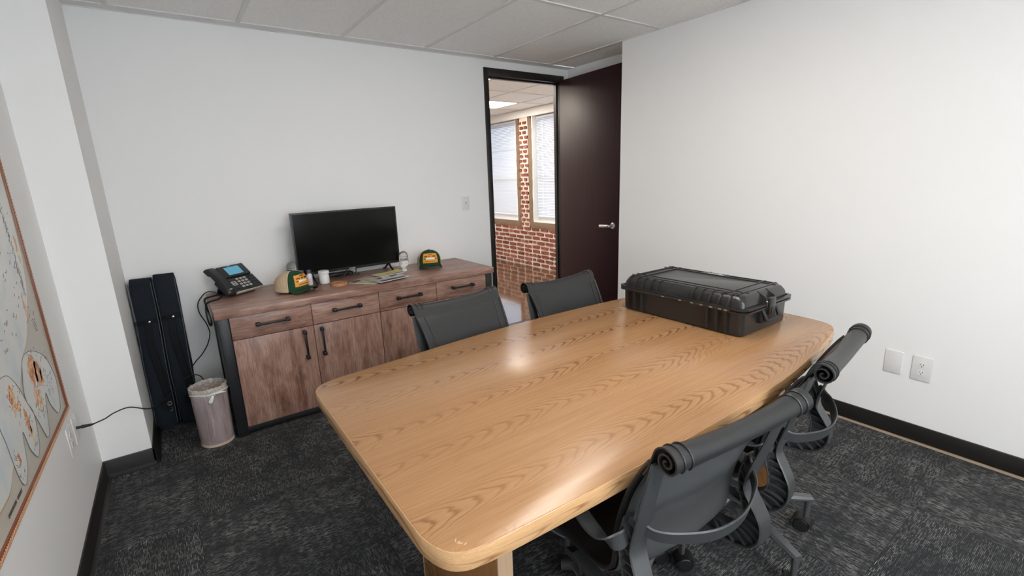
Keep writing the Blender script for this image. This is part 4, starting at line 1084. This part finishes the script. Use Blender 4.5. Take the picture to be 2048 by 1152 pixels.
# ================================================================== WALL PLATES
def plate(name, label, cat, loc, face, w_=.074, h_=.120, group=None):
    # local +y points into the room after rotation
    rz = {'right': R_(90), 'left': R_(-90), 'back': R_(180)}[face]
    t = thing(name, label, cat, loc, rz, group)
    MB().box(-w_ / 2, w_ / 2, 0, .0055, -h_ / 2, h_ / 2, bev=.003).build('cover_plate', 'plate', t)
    return t
def screw(t, z): 
    s_ = MB().lathe([(.0034, 0), (.003, .0012), (.0005, .0016)], n=12, mat=Matrix.Translation((0, .0054, z)) @ Matrix.Rotation(R_(-90), 4, 'X')).build('screw', 'plate', t)
def socket(t, z):
    f = MB(); ol = [(.017 * math.cos(a) , max(-.0125, min(.0125, .017 * math.sin(a)))) for a in [2 * PI * k / 32 for k in range(32)]]
    f.prism(ol, 0, .002, mat=Matrix.Translation((0, .0052, z)) @ Matrix.Rotation(R_(-90), 4, 'X') @ Matrix.Rotation(PI, 4, 'Z'))
    fc = f.build('socket_face', 'white', t)
    for x, hh in ((-.0062, .0072), (.0062, .0060)): bx('slot', 'hole', fc, x - .0011, x + .0011, .0068, .0076, z + .0032 - hh / 2, z + .0032 + hh / 2)
    MB().lathe([(.0024, 0), (.0024, .0006)], n=12, mat=Matrix.Translation((0, .0070, z - .0072)) @ Matrix.Rotation(R_(-90), 4, 'X')).build('ground_hole', 'hole', fc)
    return fc
p = plate('blank_plate', 'blank white wall plate on the right wall, left of the power outlet', 'wall plate', (XR, .718, .402), 'right', .076, .122); screw(p, .036); screw(p, -.036)
p = plate('power_outlet', 'white double power outlet on the right wall', 'outlet', (XR, .602, .399), 'right', .080, .128); socket(p, .0195); socket(p, -.0195); screw(p, 0)
p = plate('light_switch', 'white toggle light switch on the back wall beside the doorway', 'light switch', (2.048, D, 1.193), 'back', .070, .112)
MB().box(-.0055, .0055, .004, .008, -.013, .013).build('switch_surround', 'plate', p); MB().box(-.0045, .0045, .004, .017, -.004, .006, bev=.0015, mat=Matrix.Translation((0, 0, .002)) @ Matrix.Rotation(R_(25), 4, 'X')).build('toggle', 'key', p); screw(p, .03); screw(p, -.03)
p = plate('data_outlet', 'white data outlet on the left wall with black cable plugged in', 'outlet', (XL, 2.560, .438), 'left', .080, .120)
bx('port', 'hole', p, -.008, .008, .0054, .0062, -.007, .007); bx('port_frame', 'plate', p, -.012, .012, .004, .0058, -.011, .011); screw(p, .045); screw(p, -.045)
p = plate('power_outlet', 'white double power outlet low on the left wall, nearer the map', 'outlet', (XL, 2.436, .441), 'left', .080, .120); socket(p, .0195); socket(p, -.0195); screw(p, 0)

# cable from the data outlet round the corner up to the phone
cb = thing('network_cable', 'thin black cable running from the left wall outlet to the phone', 'cable', (XL, 2.560, .438))
o0 = Vector((XL, 2.560, .438))
def rel(l): return [Vector(p_) - o0 for p_ in l]
MB().tube(rel([(XL + .008, 2.560, .438), (XL + .022, 2.561, .437), (XL + .024, 2.561, .437), (XL + .046, 2.567, .434), (XL + .060, 2.575, .431)]), [.006, .006, .0075, .006, .0032], 10).build('plug', 'rubber', cb)
MB().tube(rel(smooth_path([(XL + .058, 2.574, .4315), (-.388, 2.66, .410), (-.365, 2.76, .390), (-.320, 2.86, .362), (-.262, 2.895, .320), (-.235, 2.98, .285), (-.215, 3.13, .240), (-.180, 3.215, .240), (-.140, 3.225, .275), (-.095, 3.222, .318), (-.045, 3.205, .338), (-.010, 3.19, .325), (.010, 3.20, .27), (.015, 3.32, .20), (-.03, 3.43, .19), (-.068, 3.488, .25), (-.025, 3.498, .318), (.018, 3.500, .360), (.060, 3.502, .420), (.083, 3.505, .490), (.074, 3.505, .560), (.050, 3.505, .630), (.050, 3.504, .690), (.078, 3.500, .735), (.110, 3.47, .765), (.150, 3.40, .770)], 8)), .0030, 8).build('cord', 'rubber', cb)

# ================================================================== MAP ON THE LEFT WALL
MY0, MY1, MZ0, MZ1 = .95, 2.476, .566, 1.62
mp = thing('wall_map', 'large framed beige map with pale inset lobes on the left wall', 'map', (XL, (MY0 + MY1) / 2, MZ0))
mcy = (MY0 + MY1) / 2
PM = Matrix(((0, 0, 1, 0), (1, 0, 0, -mcy), (0, 1, 0, -MZ0), (0, 0, 0, 1)))     # (y, z, depth) -> local
def flat(name, pts, d0, d1, mat, par): return MB().prism(pts, d0, d1, mat=PM).build(name, mat, par)
def sm(pts, n=5, closed=True):
    P = [Vector((a, b, 0)) for a, b in pts]
    if closed: P = P + [P[0]]
    q = smooth_path(P, n); return [(v.x, v.y) for v in (q[:-1] if closed else q)]
flat('backing', [(MY0, MZ0), (MY1, MZ0), (MY1, MZ1), (MY0, MZ1)], .001, .010, 'mapbg', mp)
main = sm([(2.452, 1.60), (2.462, 1.45), (2.458, 1.336), (2.438, 1.20), (2.395, 1.10), (2.349, 1.041), (2.285, .985), (2.199, .925), (2.113, .895), (2.02, .84), (1.92, .76), (1.80, .70), (1.74, .672), (1.686, .645), (1.637, .640), (1.50, .645), (1.30, .66), (1.10, .70), (1.0, .76), (.99, 1.0), (.99, 1.3), (1.0, 1.59), (1.5, 1.60), (2.0, 1.60)], 4)
mid = (sum(a for a, b in main) / len(main), sum(b for a, b in main) / len(main))
flat('shaded_coast', [(mid[0] + (a - mid[0]) * 1.014 , mid[1] + (b - mid[1]) * 1.018) for a, b in main], .0100, .0104, 'mapbrown', mp)
mainp = flat('main_map', main, .0104, .0108, 'mapwhite', mp)
lobes = {
 'a': [(2.059, .860), (2.085, .885), (2.125, .896), (2.19, .890), (2.255, .871), (2.325, .840), (2.379, .803), (2.422, .728), (2.420, .68), (2.400, .631), (2.372, .605), (2.340, .600), (2.313, .613), (2.262, .666), (2.241, .717), (2.194, .655), (2.155, .599), (2.132, .594), (2.113, .605), (2.080, .666), (2.051, .715), (2.03, .75), (2.016, .775), (2.02, .81)],
 'b': [(1.78, .89), (1.84, .905), (1.896, .900), (1.931, .884), (1.978, .838), (2.016, .771), (2.051, .715), (2.027, .636), (1.995, .605), (1.975, .600), (1.960, .605), (1.922, .652), (1.900, .719), (1.862, .632), (1.82, .600), (1.795, .597), (1.771, .625), (1.758, .687), (1.751, .752), (1.74, .82)],
}
for k, l in lobes.items():
    q = sm(l, 4); lb = flat('map_lobe', q, .0108, .0112, 'mapwhite', mp)
    MB().tube([PM @ Vector((a, b, .0113)) for a, b in q + [q[0]]], .0011, 5).build('outline', 'mapline', lb)
def blob(cy, cz, ry, rz_, seed, n=26):
    rr = random.Random(seed); out = []
    for k in range(n):
        a = 2 * PI * k / n; r = 1 + .35 * mnoise.noise(Vector((math.cos(a) * 1.7, math.sin(a) * 1.7, seed))) + .15 * rr.uniform(-1, 1)
        out.append((cy + ry * r * math.cos(a), cz + rz_ * r * math.sin(a)))
    return out
for i, (cy, cz, ry, rz_) in enumerate(((2.170, .826, .052, .050), (2.225, .800, .040, .045), (2.255, .775, .016, .034), (2.130, .745, .022, .034), (2.165, .715, .016, .040), (1.900, .828, .026, .040), (1.935, .790, .020, .016), (1.972, .720, .018, .045), (1.985, .672, .012, .030), (1.815, .672, .010, .018), (2.40, 1.22, .012, .05), (2.29, 1.02, .010, .045))):
    flat('printed_land', blob(cy, cz, ry, rz_, i + 1), .0112, .0114, 'mapred', mp)
rr = random.Random(11)
def strokes(name, specs, mat):
    m_ = MB()
    for (cy, cz, L, a) in specs:
        m_.box(-L / 2, L / 2, -.0011, .0011, 0, .0003, mat=PM @ Matrix.Translation((cy, cz, .0113)) @ Matrix.Rotation(a, 4, 'Z'))
    o = m_.build(name, mat, mp); stuff(o); return o
sp = []
for k in range(130):
    y = rr.uniform(1.75, 2.43); z = rr.uniform(.9, 1.55)
    if z < .97 + (2.43 - y) * -.1 + .0: z += .1
    if y > 2.38 and z < 1.2: continue
    sp.append((y, z, rr.uniform(.006, .026), rr.choice((.6, .75, -.3, .5))))
for k in range(60): sp.append((2.34 + .012 * rr.uniform(-1, 1), 1.06 + k * .006, rr.uniform(.008, .028), .55))
for (cy, cz, ry, rz_, n) in ((2.2, .82, .07, .07, 40), (2.33, .76, .05, .08, 34), (2.14, .70, .06, .05, 26), (1.92, .80, .06, .06, 30), (1.985, .69, .04, .06, 22), (1.80, .66, .03, .05, 22)):
    for k in range(n): sp.append((cy + rr.uniform(-ry, ry), cz + rr.uniform(-rz_, rz_), rr.uniform(.004, .016), rr.choice((.5, .9, -.6))))
strokes('place_names', sp, 'mapink')
strokes('note_lines', [(2.335 + .002 * r + rr.uniform(-.004, .004), .968 - r * .0085 + c * .0, .014, .1) for r in range(6) for c in (0,)] + [(2.362 + rr.uniform(-.003, .003), .964 - r * .0085, .018, .1) for r in range(6)], 'mapline')
tl = []
for k in range(14):
    if k == 8: continue
    y = 1.622 + k * .0102
    tl += [(y, .603, .010, 1.35), (y + .003, .606, .006, .3), (y + .004, .600, .008, -1.2)]
strokes('title_lettering', tl, 'ink')
fb = MB(); fw = .020
fb.box(MY0 - fw, MY1 + .012, MZ0 - .012, MZ0 + .008, 0, .016, bev=.002, mat=PM); fb.box(MY0 - fw, MY1 + .012, MZ1, MZ1 + fw, 0, .016, bev=.002, mat=PM); fb.box(MY1 - .006, MY1 + .012, MZ0 + .008, MZ1, 0, .016, bev=.002, mat=PM); fb.box(MY0 - fw, MY0, MZ0 + .008, MZ1, 0, .016, bev=.002, mat=PM)
fr = fb.build('frame', 'mapframe', mp)
bd = MB(); k = MY0
while k < MY1 + .008:
    bd.box(-.0030, .0030, -.0062, .0062, 0, .0026, bev=.001, seg=1, mat=PM @ Matrix.Translation((k, MZ0 - .002, .0155)) @ Matrix.Rotation(R_(-24), 4, 'Z')); k += .0115
k = MZ0 + .010
while k < MZ1:
    bd.box(-.0058, .0058, -.0030, .0030, 0, .0026, bev=.001, seg=1, mat=PM @ Matrix.Translation((MY1 + .003, k, .0155)) @ Matrix.Rotation(R_(-24), 4, 'Z')); k += .0115
stuff(bd.build('frame_beading', 'mapframe2', fr))
